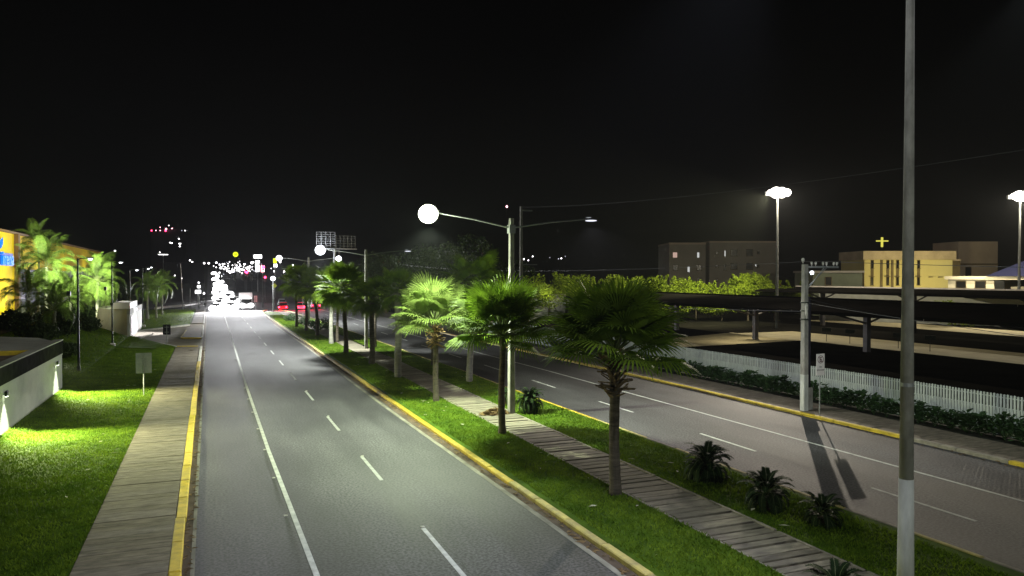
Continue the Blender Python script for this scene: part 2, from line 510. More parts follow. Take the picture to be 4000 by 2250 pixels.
# yellow kerb ends at the driveway mouth
for nm, pts in (('kerb', ((-2.74, 75.55), (-.95, 74.9))), ('kerb', ((-2.72, 86.0), (-.75, 85.2)))):
    root = structure_root(nm); b = MB()
    (x0, y0), (x1, y1) = pts
    b.box(x0, x1, y0, y0+.38, .0, .17, ch=.03)
    for k, v in enumerate(b.v): b.v[k] = (v[0], v[1]+(y1-y0)*(v[0]-x0)/(x1-x0), v[2])
    b.build('kerb_stone', M['yellow'], root)
root = structure_root('kerb'); b = MB(); b.box(-.06, .06, 0, 12, 0, .15); b.v = [(v[0]+.35*v[1]/12*0-(0 if v[1] < 1 else -.2), v[1], v[2]) for v in b.v]
b.build('kerb_stone', M['yellow_worn'], root, loc=(-2.72, 86.4, 0))

# left-hand sidewalk of short cast strips, joints recessed
def strips(name, xl, xr, y0, y1, step, m, part, zt=.125, skew=0.0, gap=.02, jitter=.006, rough_edge=.0):
    root = structure_root(name)
    bed = MB(); bed.quad((xl(y0)+.02, y0, zt-.05), (xr(y0)-.02, y0, zt-.05), (xr(y1)-.02, y1, zt-.05), (xl(y1)+.02, y1, zt-.05))
    bed.build('bedding', M['gutter'], root)
    meshes = {}
    y = y0
    while y < y1-.01:
        st = step*random.choice((.8, 1, 1, 1.2)); L = min(st, y1-y)
        w = xr(y)-xl(y); key = (round(L, 2), round(w, 1))
        if key not in meshes:
            b = MB(); b.box(0, w, gap/2, L-gap/2, -.09, 0, ch=.008)
            if skew:
                b.v = [(v[0], v[1]+skew*v[0], v[2]) for v in b.v]
            meshes[key] = b.mesh(part, m)
        o = link(part, meshes[key], root, (xl(y)+random.uniform(-rough_edge, rough_edge), y, zt+random.uniform(-jitter, jitter)))
        o.rotation_euler = (random.uniform(-.008, .008), random.uniform(-.003, .003), random.uniform(-.004, .004))
        y += L
    return root
strips('sidewalk', lambda y: -2.84, lambda y: -.87, 6, 62, .42, M['concrete'], 'paving_strip', jitter=.003, gap=.007)
strips('sidewalk', lambda y: -2.80, lambda y: -.87, 62, 75.5, 1.5, M['concrete'], 'paving_slab', jitter=.003)
strips('sidewalk', lambda y: -2.70+.02*(y-86), lambda y: -.80, 86.3, 108, 2.4, M['concrete'], 'paving_slab', jitter=.003)
strips('sidewalk', lambda y: -2.2, lambda y: -.80, 112, 157, 3, M['concrete'], 'paving_slab', jitter=.003)
b = MB()
b.poly([(-2.8,75.7,.05),(-.6,75.0,.012),(-.6,112,.012),(-2.35,112,.05),(-2.4,108,.05),(-7.5,98.9,.05),(-14,99,.05),(-14,87.5,.05),(-6.9,86.6,.05)])
struct(b.build('driveway', M['apron']))
root = structure_root('driveway_edge')
for x0, y0, x1, y1, w in ((-7.5,98.9,-2.4,108,.35), (-6.8,86.8,-5.9,93.5,.22), (-2.83,75.9,-6.9,86.7,.2)):
    b = MB(); b.tube([(x0,y0,.07),(x1,y1,.07)], w*.6, 4); b.build('edging', M['white_kerb'], root)

# footpath on the median
strips('footpath', lambda y: 11.52, lambda y: 13.28, 4, 62, .42, M['path'], 'paving_strip', zt=.150, gap=.085, jitter=.016, rough_edge=.03)
strips('footpath', lambda y: 11.5, lambda y: 13.2, 62, 140, 1.8, M['path'], 'paving_slab', zt=.150, jitter=.006)
root = structure_root('path_edging')
for x in (11.46, 13.32):
    for y in np.arange(4, 60, 2.8):
        b = MB(); b.box(-.045, .045, 0, 2.72, .02, .165+random.uniform(-.01,.01), ch=.01); b.build('edging_stone', M['kerb'], root, loc=(x+random.uniform(-.02,.02), float(y), 0))

# far-side sidewalk
strips('sidewalk', lambda y: 26.22 if y < 36 else 26.22-.025*(y-36), lambda y: 28.6 if y < 36 else 28.6-.025*(y-36), 4, 70, 1.5, M['concrete'], 'paving_slab', zt=.12, jitter=.004)

# lawns
def mound(x, y):
    t = (x-9)/7.2
    return .115+.10*math.sin(math.pi*max(0, min(1, t)))*.6+.02*math.sin(x*1.3+y*.4)
YL = list(np.arange(-8, 153, 3.0))
struct(sheet('lawn', lambda y: [lk(y)+.07, lk(y)+.35, lk(y)+1.0, lk(y)+1.7, 11.44], YL[:-3], 0, M['grass_base'],
             zf=lambda x, y: .115 if x < lk(y)+.2 else .15+.015*math.sin(x*1.3+y*.4)))
struct(sheet('lawn', lambda y: [13.34, min(rk(y)-.01, 14.1)+.0, max(14.2, rk(y)-.7), max(14.25, rk(y)+.01)], [y for y in YL if y < 128], 0, M['grass_base'],
             zf=lambda x, y: .115 if x > rk(y)-.2 else .15+.015*math.sin(x*1.3+y*.4)))
def lz(x, y):       # left bank: level by the walk, rising a little towards the wall
    t = max(0.0, min(1.0, (-x-3.2)/4.6))
    far = max(0.0, min(1.0, (y-52)/10.0))
    if x < -7.7:
        return .35+ (min(1, (-x-7.7)/5.0))*2.0*far
    return .11+.24*t*t
XL = [-2.85, -3.1, -3.6, -4.4, -5.4, -6.4, -7.2, -7.62]
struct(sheet('lawn', lambda y: XL, list(np.arange(0, 76, 2.0)), 0, M['grass_base'], zf=lambda x, y: lz(x, y) if x < -2.9 else .1))
struct(sheet('bank', lambda y: [-7.60, -8.3, -9.2, -10.5, -12, -14], list(np.arange(48.8, 88, 2.0)), 0, M['grass_base'], zf=lz))
b = MB(); b.poly([(-2.83,75.0,.1),(-2.83,75.75,.1),(-6.85,86.5,.2),(-7.6,88.4,.3),(-7.6,74.0,.35),(-4,74,.15)]); struct(b.build('lawn', M['grass_base']))
b = MB(); b.poly([(-2.25,112,.12),(-2.25,157,.12),(-22,157,.3),(-22,100,.35),(-7.6,99.4,.12),(-2.5,108.4,.1)]); struct(b.build('lawn', M['grass_base']))

# grass blades, denser near the camera
def blades(name, label, regions, seed):
    r = np.random.default_rng(seed); V = []
    for (x0, x1, y0, y1, dens, zf, hh) in regions:
        n = int((x1-x0)*(y1-y0)*dens)
        x = r.uniform(x0, x1, n); y = r.uniform(y0, y1, n)
        z = np.array([zf(a, c) for a, c in zip(x, y)])
        ang = r.uniform(0, 2*math.pi, n); w = r.uniform(.012, .03, n); h = hh*r.uniform(.5, 1.3, n)
        lx, ly = r.normal(0, .6, n)*h, r.normal(0, .6, n)*h
        dx, dy = np.cos(ang)*w, np.sin(ang)*w
        a = np.stack([x-dx, y-dy, z-.01], 1); c = np.stack([x+dx, y+dy, z-.01], 1); d = np.stack([x+lx, y+ly, z+h], 1)
        V.append(np.stack([a, c, d], 1).reshape(-1, 3))
    V = np.concatenate(V); nt = len(V)//3
    me = bpy.data.meshes.new(name)
    me.vertices.add(len(V)); me.vertices.foreach_set('co', V.ravel().astype(np.float32))
    me.loops.add(nt*3); me.loops.foreach_set('vertex_index', np.arange(nt*3, dtype=np.int32))
    me.polygons.add(nt); me.polygons.foreach_set('loop_start', np.arange(0, nt*3, 3, dtype=np.int32))
    me.materials.append(M['grass']); me.update(calc_edges=True)
    return stuff(link(name, me), label, 'grass')
flat = lambda x, y: .15+.015*math.sin(x*1.3+y*.4)
blades('grass', 'short green grass of the lawn strip left of the sidewalk',
       [(-7.6,-2.86,6,28,420,lz,.06), (-7.6,-2.86,28,50,300,lz,.06), (-7.6,-2.9,50,75,140,lz,.07), (-7.6,-2.9,75,88.4,110,lambda x, y: (lz(x,y) if y < 75.7+(-2.85-x)*2.7-.1 else -1),.08), (-20,-2.4,99,156,22,lambda x, y: (.3 if y > 101+(x+7.5)*.2 and y > 99.5+max(0,(x+7.5))*1.8 else -1),.10), (-13,-7.7,50,86,90,lz,.12)], 3)
blades('grass', 'short green grass covering the median between the two roadways',
       [(9.1,11.45,8,30,480,flat,.06), (9.1,11.45,30,60,260,flat,.06), (9.1,11.45,60,130,90,flat,.07),
        (13.35,16.0,6,30,420,flat,.06), (13.35,15.95,30,55,240,flat,.06), (13.35,15.2,55,100,90,flat,.07)], 4)

# ------------------------------------------------------------------ left: retaining wall, deck, guard portal
w = thing('retaining_wall', 'long pale retaining wall with dark top band beside the left lawn', 'wall', (-7.65, 27, 0))
b = MB(); b.box(-.30, 0, -25, 21.6, 0, 2.27); b.build('wall_face', M['wall'], w)
b = MB(); b.box(-.34, .05, -25, 21.62, 2.272, 2.99); b.build('dark_band', M['fascia'], w)
b = MB(); b.box(-.36, .07, -25, 21.64, 2.992, 3.05); b.build('coping', M['deck'], w)
b = MB(); b.box(-.30, .03, -25, 21.61, 2.19, 2.268); b.build('ledge', M['wall'], w)
b = MB(); b.box(-14, -.36, 20.9, 21.6, 0, 2.98); b.build('return_wall', M['wall'], w)

d = structure_root('raised_deck')
b = MB(); b.box(-26, -8.02, -6, 42.05, 2.3, 2.83); b.build('deck_paving', M['deck_lot'], d)
b = MB(); b.poly([(-26,42.3,3.0),(-8.02,42.3,3.0),(-8.02,48.2,3.0),(-9.2,50.9,3.0),(-12.5,53.6,3.0),(-26,58,3.0)]); b.build('deck_walk', M['deck'], d)
b = MB(); b.box(-26, -8.02, 42.06, 42.42, 2.6, 3.03, ch=.03); b.build('kerb_stone', M['yellow'], d)
b = MB()
for x in (-9.6, -12.2, -14.8): b.box(x, x+.12, 34, 39.5, 2.831, 2.838)
b.box(-15, -8.8, 39.5, 39.62, 2.831, 2.838)
b.build('parking_line', M['yellow'], d)
b = MB(); b.poly([(-26,60,2.4),(-14,60,2.4),(-14,200,2.4),(-26,200,2.4)]); b.build('deck_paving', M['soil'], d)
b = MB(); b.box(-24, -15.6, 62, 62.3, 2.4, 3.1); b.build('planter_wall', M['deck'], d)
b = MB(); b.box(-20.5, -16.5, 78, 78.3, 2.4, 3.0); b.build('planter_wall', M['deck'], d)

def wall_light(y, z, label, inten, aimx, aimy=0.0):
    t = thing('wall_light', label, 'light', (-7.60, y, z), 0, 'downlights on the pale retaining wall')
    b = MB(); b.box(0.003, .10, -.13, .13, .06, .28, ch=.03); b.build('housing', M['dark_metal'], t)
    b = MB(); b.box(.02, .09, -.11, .11, .04, .058); b.build('lens', G['lampgreen'], t)
    lamp('SPOT', t, (.15, 0, .02), inten*4.5, (.94,1,.80), .03, (-.03,0,-1), 72, .8)
    lamp('SPOT', t, (.30, 0, .15), inten*20, (.97,1,.55), .05, (aimx,aimy,-1), 104, 1.0)
wall_light(46.7, 1.75, 'far wall downlight close to the wall end, casting a white streak', 54, 1.20, -.75)
wall_light(35.6, 1.72, 'near wall downlight cut by the left edge of the photo', 44, 1.15, -.95)

p = thing('guard_portal', 'pale square guard portal wall at the driveway with a bright roof box', 'building', (-7.7, 88.5, 0))
b = MB(); b.poly([(0,0,0),(0,0,3.12),(-2.15,2.0,3.12),(-2.15,2.0,0)][::-1]); b.build('side_wall', M['wall'], p)
b = MB(); b.poly([(-2.15,2.0,0),(-2.15,2.0,3.12),(-3.4,5.0,3.12),(-4.2,10,3.12),(-4.2,10,0),(-3.4,5.0,0)][::-1]); b.build('side_wall', M['wall'], p)
b = MB(); b.box(-.28, 0, .02, 15.2, 0, 2.55); b.build('front_wall', M['wall'], p)
b = MB(); b.box(-.30, .02, .0, 15.3, 2.552, 3.12); b.build('parapet', M['deck'], p)
b = MB(); b.poly([(-.3,.05,3.0),(-.3,15,3.0),(-4.2,15,3.0),(-4.2,10,3.0),(-3.4,5,3.0),(-2.15,2.05,3.0)][::-1]); b.build('roof', M['deck'], p)
b = MB(); b.box(-1.6, -.05, .6, 9.5, 3.122, 3.75); b.build('roof_box', M['signwhite'], p)
b = MB(); b.box(-.02, .06, .8, 2.6, .1, 2.4); b.build('red_panel', M['signred'], p)
b = MB(); b.box(.02, .16, 6.9, 7.2, 2.75, 2.9); b.build('lamp_housing', G['lampcool'], p)
lamp('SPOT', p, (.9, 6.0, 3.0), 420, (.95,.93,1), .08, (-.22,0,-1), 120, .8)
lamp('SPOT', p, (.9, 5.0, 4.4), 90, (.95,.95,1), .08, (-1,0,-.6), 90, .8)

# yellow shop building
s = thing('yellow_building', 'large yellow shop building behind the left palms with blue letters', 'building', (-21, 60, 2.4))
b = MB(); b.box(-30, 0, 0, 43.6, 0, 9.05); b.build('wall', M['yellow_wall'], s)
b = MB(); b.box(-30, 0, 43.602, 120, 5.0, 9.05); b.build('wall', M['yellow_wall'], s)
b = MB(); b.box(-30, -.5, 43.602, 120, 0, 4.99); b.build('entrance_wall', M['entrance'], s)
b = MB(); b.box(.002, .45, 43.2, 44.1, 0, 9.05); b.build('pilaster', M['yellow_dim'], s)
for y in range(46, 118, 6):
    b = MB(); b.box(-.5, -.1, y, y+.5, 0, 4.98); b.build('entrance_column', M['wall'], s)
b = MB(); b.box(-30, .25, -.1, 120.1, 9.052, 9.30); b.build('coping', M['yellow_dim'], s)
for y, i in ((12, 110), (24, 110), (36, 110)):
    lamp('SPOT', s, (2.2, y+2.0, .3), i*.75, (1,.93,.6), .2, (-1,0,1.0), 120, .9)
lamp('SPOT', s, (2.5, 56, 4.6), 30, (.85,1,.4), .2, (-1,.2,.9), 120, .9)
lamp('SPOT', s, (2.5, 75, 4.6), 36, (.85,1,.4), .2, (-1,.2,.9), 120, .9)
lamp('SPOT', s, (2.5, 96, 4.6), 46, (.85,1,.4), .2, (-1,.2,.9), 120, .9)
lamp('POINT', s, (.8, 46.5, 3.9), 3.0, (.25,.2,1), .3)

def text_mesh(body, size, depth, mats, name, align='LEFT', bold=0.0):
    cu = bpy.data.curves.new(name, 'FONT'); cu.body = body; cu.size = size; cu.extrude = depth
    cu.offset = bold; cu.align_x = align; cu.resolution_u = 4
    o = bpy.data.objects.new(name, cu); col.objects.link(o)
    dg = bpy.context.evaluated_depsgraph_get()
    me = bpy.data.meshes.new_from_object(o.evaluated_get(dg))
    xs = [v.co.x for v in me.vertices] or [0]
    col.objects.unlink(o); bpy.data.objects.remove(o)
    me.materials.clear(); me.materials.append(mats)
    me.name = name
    return me, max(xs)
sg = thing('letter_sign', 'glowing blue shop letters at the left edge on the yellow building', 'sign', (-20.9, 96.55, 7.85))
y = .0
for ch, adv in (('i',.60),('r',.95),('e',1.25),('n',1.30),('a',1.25)):
    me, w_ = text_mesh(ch, 2.35, .14, G['bluecore'], 'letter', bold=.035)
    o = link('letter', me, sg, (0.1, y, 0)); o.rotation_euler = Euler((R(90), 0, R(90)))
    o.scale = (1.0, .9, 1)
    y += adv*.97
b = MB()
b.box(-.02, .0, -2.0, 5.75, -.12, 1.30); b.build('backing_panel', G['blue'], sg)
b = MB(); b.tube([(.1,-1.1,1.9),(.1,-.3,2.25),(.1,.5,2.9)], [.28,.22,.05], 8); b.build('flame_mark', G['bluecore'], sg)
lamp('POINT', sg, (1.2, 2.4, .6), 6, (.05,.3,1), .4)

# post-top lamps on the left lawn
def left_post(x, y, ztop, label, lit, flood=0, mid=True, arm=.55, r=.075):
    t = thing('lamp_post', label, 'lamp post', (x, y, .2), 0, 'slim dark lamp posts on the left lawn')
    b = MB(); b.tube([(0,0,0),(0,0,.5),(0,0,.52),(0,0,ztop-.2)], [r*1.5,r*1.5,r,r*.75], 8); b.build('post', M['dark_metal'], t)
    b = MB(); b.tube([(0,0,ztop-.3),(.15,0,ztop-.22),(arm,0,ztop-.2)], .03, 6); b.build('arm', M['dark_metal'], t)
    b = MB(); b.box(arm-.05, arm+.38, -.12, .12, ztop-.22, ztop-.12, ch=.03); b.build('lamp_head', M['dark_metal'], t)
    b = MB(); b.sphere((arm+.17, 0, ztop-.25), .13, sz=.55); b.build('lens', G['lampcool'], t)
    if lit: lamp('SPOT', t, (arm+.17, 0, ztop-.36), lit, (.95,1,.85), .12, (.25,0,-1), 150, .5)
    if mid:
        b = MB(); b.tube([(0,0,4.6),(-.3,0,4.55),(-.48,0,4.75),(-.52,0,5.1)], .025, 6); b.build('side_bracket', M['dark_metal'], t)
        b = MB(); b.box(-.64, -.42, -.12, .12, 5.1, 5.42, ch=.03); b.build('floodlight', M['dark_metal'], t)
    if flood:
        lamp('SPOT', t, flood[0], flood[1], (.93,1,.66), .2, flood[2], 125, .7)  # spot hung near the palm to brighten it, away from the post's housing
    return t
left_post(-7.92, 56.3, 7.75, 'nearest slim dark lamp post on the left lawn, beside the wall end', 26, flood=((-2.6,20.0,7.0), 900, (-.8,.75,.10)))
left_post(-8.10, 76.6, 7.85, 'slim dark lamp post in front of the brightest left palm', 24, flood=((-1.9,14.6,6.9), 1700, (-.75,.6,-.22)))
left_post(-8.4, 97, 7.3, 'slim dark lamp post just beyond the guard portal', 0, mid=False)
left_post(-8.2, 112, 7.6, 'left one of two farther lamp posts above the small lit palms', 12, mid=False)
left_post(-8.6, 124, 7.9, 'right one of two farther lamp posts above the small lit palms', 12, mid=False)
t = thing('lamp_post', 'unseen lamp post added to light the deck, beyond the left photo edge', 'lamp post', (-17.5, 38, 2.83), 0, None)
b = MB(); b.tube([(0,0,0),(0,0,4.6)], .06, 8); b.build('post', M['dark_metal'], t)
b = MB(); b.box(-.1,.5,-.15,.15,4.55,4.7,ch=.03); b.build('lamp_head', M['dark_metal'], t)
lamp('SPOT', t, (.4,0,4.4), 75, (1,.98,.88), .12, (.75,.75,-1), 120, .8)  # unseen lamp, added so the raised deck looks lit
b = MB(); b.box(-.2,.2,-.15,.15,0,.32,ch=.04)
o = b.build('junction_box', M['signwhite']); o.location = (-7.95, 75.4, .3); tag(o, 'small white box on the grass at the foot of a lamp post', 'box')
b = MB(); b.box(-.12,.12,-.12,.12,0,.3,ch=.04)
for x, y, lb in ((-8.6, 96.2, 'tiny white box at the lamp post foot beyond the portal'), (-7.5, 104.5, 'tiny white box on the far grass left of the sidewalk')):
    o = link('junction_box', b.mesh('junction_box', M['signwhite'])); o.location = (x, y, .2); tag(o, lb, 'box')

# blank-backed road signs
def blank_sign(x, y, w, z0, z1, label, m):
    t = thing('road_sign', label, 'sign', (x, y, .1))
    b = MB(); b.tube([(0,0,0),(0,0,z1-.1)], .03, 8); b.build('post', M['steel'], t)
    b = MB(); b.box(-w/2, w/2, .035, .055, z0, z1); b.build('panel', m, t)
    for z in (z0+.25*(z1-z0), z0+.75*(z1-z0)):
        b = MB(); b.box(-w*.3, w*.3, .002, .034, z-.02, z+.02); b.build('bracket', M['steel'], t)
blank_sign(-3.3, 45.4, .78, 1.22, 2.32, 'blank grey back of a sign on a thin post by the left walk', M['signback'])
blank_sign(-3.7, 78.2, .66, .95, 1.9, 'small dark sign back standing in the driveway mouth', M['fascia'])
blank_sign(8.3, 152, .55, 1.5, 2.7, 'small white sign at the far tip of the median', M['signwhite'])

# ------------------------------------------------------------------ vegetation builders
def fan_leaf(name, R_, stalk, droop, nseg=34, spread=128, seed=0):
    """one costapalmate leaf: stalk along +X, pleated blade, drooping tips"""
    r = random.Random(seed); b = MB()
    b.tube([(0,0,0),(stalk*.5,0,-.01*stalk),(stalk,0,-.05*stalk)], [.028,.018,.012], 4, mi=1)
    hx, hz = stalk, -.05*stalk
    for i in range(nseg):
        a = R(-spread+2*spread*(i+.5)/nseg); da = R(spread/nseg)*.98
        L = R_*(1-.20*abs(a)/R(spread))*r.uniform(.9, 1.06)
        def P(rr, ang, lift):
            z = hz-droop*(rr/R_)**2*R_*(.8+.35*math.cos(ang)) + lift
            return (hx+rr*math.cos(ang), rr*math.sin(ang), z)
        r1, r2 = L*.55, L
        jit = r.uniform(-.03, .03)
        c0 = P(.02, a, 0)
        b.quad(c0, P(r1, a-da, -.010), P(r1, a, .022), c0)
        b.f[-1] = b.f[-1][:3]; b.quad(c0, P(r1, a, .022), P(r1, a+da, -.010), c0); b.f[-1] = b.f[-1][:3]
        tip = P(r2, a+jit, -.10*R_*r.uniform(.2, 1.5))
        mid0 = P(L*.8, a-da*.45+jit*.5, -.02); mid1 = P(L*.8, a+da*.45+jit*.5, -.02)
        b.quad(P(r1, a-da*.92, -.010), mid0, mid1, P(r1, a+da*.92, -.010))
        b.tri(mid0, tip, mid1)
    return b.mesh(name, [M['fan'], M['fan_stalk']])
FAN = [fan_leaf('leaf', .92, .92, d, seed=k) for k, d in enumerate((.05, .13, .22, .34, .48))]
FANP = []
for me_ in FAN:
    m2 = me_.copy(); m2.materials[0] = M['fan_lit']; FANP.append(m2)

def feather(name, L, leaflet, arch, n=44, m=None, seed=0, thick=.02, stiff=0.0, wid=.021):
    r = random.Random(seed); b = MB()
    N = 9; pts = []
    for i in range(N):
        t = i/(N-1); a = arch*t
        pts.append(Vector((L*t*math.cos(a*.55), 0, L*(.55*t*(1-stiff)-arch*.62*t*t*t) if not stiff else L*(.12*t-arch*.35*t*t))))
    b.tube(pts, [thick*(1-.8*i/(N-1)) for i in range(N)], 4, mi=1)
    for i in range(n):
        t = .14+.86*(i+.5)/n; f = t*(N-1); k = min(int(f), N-2); p = pts[k].lerp(pts[k+1], f-k)
        d = (pts[k+1]-pts[k]).normalized()
        ll = leaflet*(.45+.55*math.sin(math.pi*min(1, t*1.02+.05)))*r.uniform(.85, 1.1)
        for sgn in (-1, 1):
            out = Vector((0, sgn, 0))*.86+d*.5+Vector((0, 0, r.uniform(-.05, .25)))
            out.normalize()
            dr = Vector((0, 0, -(0.55 if not stiff else .05)*ll))
            wv = d*wid
            m1 = p+out*ll*.5+dr*.15; e = p+out*ll+dr
            b.quad(p-wv*.4, m1-wv, m1+wv, p+wv*.4); b.tri(m1-wv, e, m1+wv)
    return b.mesh(name, [m or M['frond'], M['fan_stalk']])
FROND = [feather('frond', 3.4, .85, a, 66, seed=k) for k, a in enumerate((.7, 1.0, 1.3, 1.55))]
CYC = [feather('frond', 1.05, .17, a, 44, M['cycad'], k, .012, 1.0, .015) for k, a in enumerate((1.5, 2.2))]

def crown(t, z, n, meshes, e0, e1, scale=1.0, name='leaf', rr=.06, jit=9, seed=0, droop_pick=True, az0=0, twist=14, skip=None):
    r = random.Random(seed)
    for i in range(n):
        f = (i+.5)/n
        el = e0+(e1-e0)*(f**.9)+r.uniform(-jit, jit)
        az = az0+i*137.508+r.uniform(-8, 8)
        if skip and skip(az % 360, el): continue
        k = min(len(meshes)-1, int(f*len(meshes))) if droop_pick else r.randrange(len(meshes))
        o = link(name, meshes[k], t, (rr*math.cos(R(az)), rr*math.sin(R(az)), z+.25*(1-f)*scale))
        q = Euler((R(r.uniform(-twist, twist)), 0, 0)).to_matrix()
        q = Matrix.Rotation(R(az), 3, 'Z') @ Matrix.Rotation(R(-el), 3, 'Y') @ q
        o.rotation_euler = q.to_euler()
        sc_ = scale*r.uniform(.86, 1.1)
        o.scale = (sc_, sc_, sc_)

def trunk_mb(h, r0, r1, lean=(0, 0), wob=.02, n=12, seed=0, base=1.25):
    r = random.Random(seed); b = MB(); N = max(8, int(h/.16)); pts = []; rad = []
    for i in range(N+1):
        t = i/N
        pts.append((lean[0]*t*t*(1.0)+wob*math.sin(t*7+seed), lean[1]*t*t+wob*math.cos(t*5+seed), h*t))
        rr = r0+(r1-r0)*t
        rr *= (1+(base-1)*math.exp(-t*h/.35))*(1+.055*(i % 2)+r.uniform(-.035, .035))
        rad.append(rr)
    b.tube(pts, rad, n); return b, pts[-1]

def boot_mesh(m):
    b = MB()
    b.box(0, .26, -.045, .045, -.015, .015)
    b.v = [(x, y*(1-.55*x/.26)+(.02*math.sin(x*20)), z+x*.55+(0 if x < .1 else .03)) for x, y, z in b.v]
    return b.mesh('leaf_base', m)
BOOT = boot_mesh(M['boot']); DEADB = boot_mesh(M['dead'])

def fan_palm(x, y, h, label, n=38, sc_=1.0, r0=.15, r1=.13, lean=(0,0), boots=0, boot_z=(.0,.8), dead=False, seed=0, pale=False, e=(78,-34), z0=.14, skip=None, base=1.25, mats=0):
    t = thing('fan_palm', label, 'palm tree', (x, y, z0), 0, 'palms planted along the median')
    b, top = trunk_mb(h, r0, r1, lean, .025, seed=seed, base=base)
    b.build('trunk', M['trunk_pale'] if pale else M['trunk'], t, smooth=False)
    r = random.Random(seed+5)
    if boots:
        for i in range(boots):
            f = i/boots; az = i*137.5; zz = h-boot_z[0]-(boot_z[1]-boot_z[0])*f
            tt = zz/h
            o = link('leaf_base', DEADB if dead else BOOT, t, (lean[0]*tt*tt+r1*.75*math.cos(R(az)), lean[1]*tt*tt+r1*.75*math.sin(R(az)), zz),
                     (R(r.uniform(-20,20)), R(r.uniform(-15,35) if not dead else r.uniform(-10,70)), R(az)), r.uniform(1.1, 1.6))
    ct = bpy.data.objects.new('crown', None); col.objects.link(ct); ct.parent = t; ct.location = (top[0], top[1], top[2])
    crown(ct, 0, n, FANP if mats else FAN, e[0], e[1], sc_, seed=seed, skip=skip)
    return t

# the three big ones in front
fan_palm(11.10, 19.5, 4.05, 'tall dark unlit fan palm nearest the camera on the median', 40, 1.34, .16, .145, (-.02, .0), 60, (-.02,1.18), seed=21, e=(76,12))
fan_palm(11.07, 28.7, 3.95, 'bright green fan palm standing left against the concrete lamp pole', 46, 1.30, .135, .12, (.05,0), 0, seed=2, e=(84,2))
fan_palm(10.87, 37.6, 3.95, 'pale lit fan palm with a skirt of brown dry leaf bases', 36, 1.36, .14, .13, (-.08,0), 56, (.10,1.05), dead=True, seed=3, e=(80,0), mats=1)
fan_palm(11.16, 47.2, 5.4, 'fan palm with a smooth pale trunk behind the lit skirted palm', 28, .95, .22, .19, (0,.1), 0, seed=4, pale=True, base=1.05, e=(78,-35))
fan_palm(14.8, 43.8, 5.7, 'taller dim fan palm with grey trunk near the right roadway kerb', 36, 1.30, .19, .17, (.35,0), 20, (.1,.7), seed=5, pale=True, base=1.05, e=(64,-44))
fan_palm(11.1, 55.2, 4.6, 'dark fan palm with a shaggy thick trunk mid median', 34, 1.0, .19, .17, (0,0), 30, (.1,1.0), seed=6)
fan_palm(15.0, 52.6, 4.3, 'slim dark fan palm close to the right kerb mid median', 26, .9, .13, .11, (0,0), 0, seed=16)
fan_palm(10.64, 63.9, 5.3, 'fan palm with dark trunk and sunny green lit crown', 46, 1.35, .19, .16, (-.2,0), 0, seed=7, e=(84,-40))
fan_palm(13.9, 68, 4.8, 'dark fan palm with thin leaning trunk by the second pole', 24, 1.0, .15, .13, (.3,0), 0, seed=8)
fan_palm(10.81, 73.2, 5.3, 'fan palm with whitish trunk left of the green lit crown', 38, 1.3, .19, .17, (.1,0), 0, seed=9, pale=True)
fan_palm(11.6, 74.5, 5.0, 'dark fan palm just behind the whitish trunk', 26, 1.1, .13, .12, (0,0), 0, seed=10)
fan_palm(10.9, 83.5, 5.0, 'fan palm with bent trunk before the round dark shrub', 30, 1.2, .17, .15, (-.5,0), 0, seed=11)
fan_palm(10.65, 91.5, 5.4, 'straight dark fan palm, second from the far median end', 34, 1.3, .18, .16, (0,0), 0, seed=12)
fan_palm(10.3, 98.9, 5.6, 'farthest dark fan palm before the red tail lights', 34, 1.35, .16, .14, (0,0), 0, seed=13)

def feather_palm(x, y, h, label, n=20, sc_=1.0, z0=0, seed=0, r0=.16, e=(78,-35), group='feather palms on the left bank'):
    t = thing('feather_palm', label, 'palm tree', (x, y, z0), 0, group)
    b, top = trunk_mb(h, r0, r0*.75, (0,0), .03, seed=seed)
    b.build('trunk', M['trunk_pale'], t)
    ct = bpy.data.objects.new('crown', None); col.objects.link(ct); ct.parent = t; ct.location = top
    crown(ct, 0, n, FROND, e[0], e[1], sc_, 'frond', seed=seed, jit=7, twist=20)
feather_palm(-13.8, 80, 5.5, 'large bright feather palm with a hanging frond left of the lamp posts', 21, 1.05, 1.9, 1, e=(74,-72))
feather_palm(-11.6, 96, 4.9, 'brightly floodlit feather palm right behind the second lamp post', 24, 1.12, 1.0, 2, e=(74,-60))
feather_palm(-16.0, 89, 7.3, 'tall thin feather palm with silvery trunk behind the bright one', 13, .85, 2.3, 3, .11)
feather_palm(-14.2, 75, 2.2, 'dark bushy feather palm below the blue letters', 16, .9, 2.3, 5, .16)
feather_palm(-11.5, 70, 2.2, 'short dark feather palm on the bank behind the first lamp post', 16, .8, 1.6, 6, .14)
feather_palm(-12.2, 82, 2.6, 'short dark feather palm beside the guard portal wall', 16, .85, 1.6, 7, .14)
feather_palm(-8.3, 122, 4.6, 'small lit feather palm beyond the guard portal, left of its pair', 16, .8, .2, 8, .15)
feather_palm(-7.3, 125, 4.3, 'small lit feather palm beyond the guard portal, right of its pair', 16, .8, .2, 9, .15)
feather_palm(-7.2, 138, 4.4, 'dim feather palm at the far left, nearest the cross street', 16, .95, .2, 10, .15)
feather_palm(-12.5, 108, 4.2, 'dim feather palm at the far left behind the portal roof', 14, .9, .2, 11, .15)

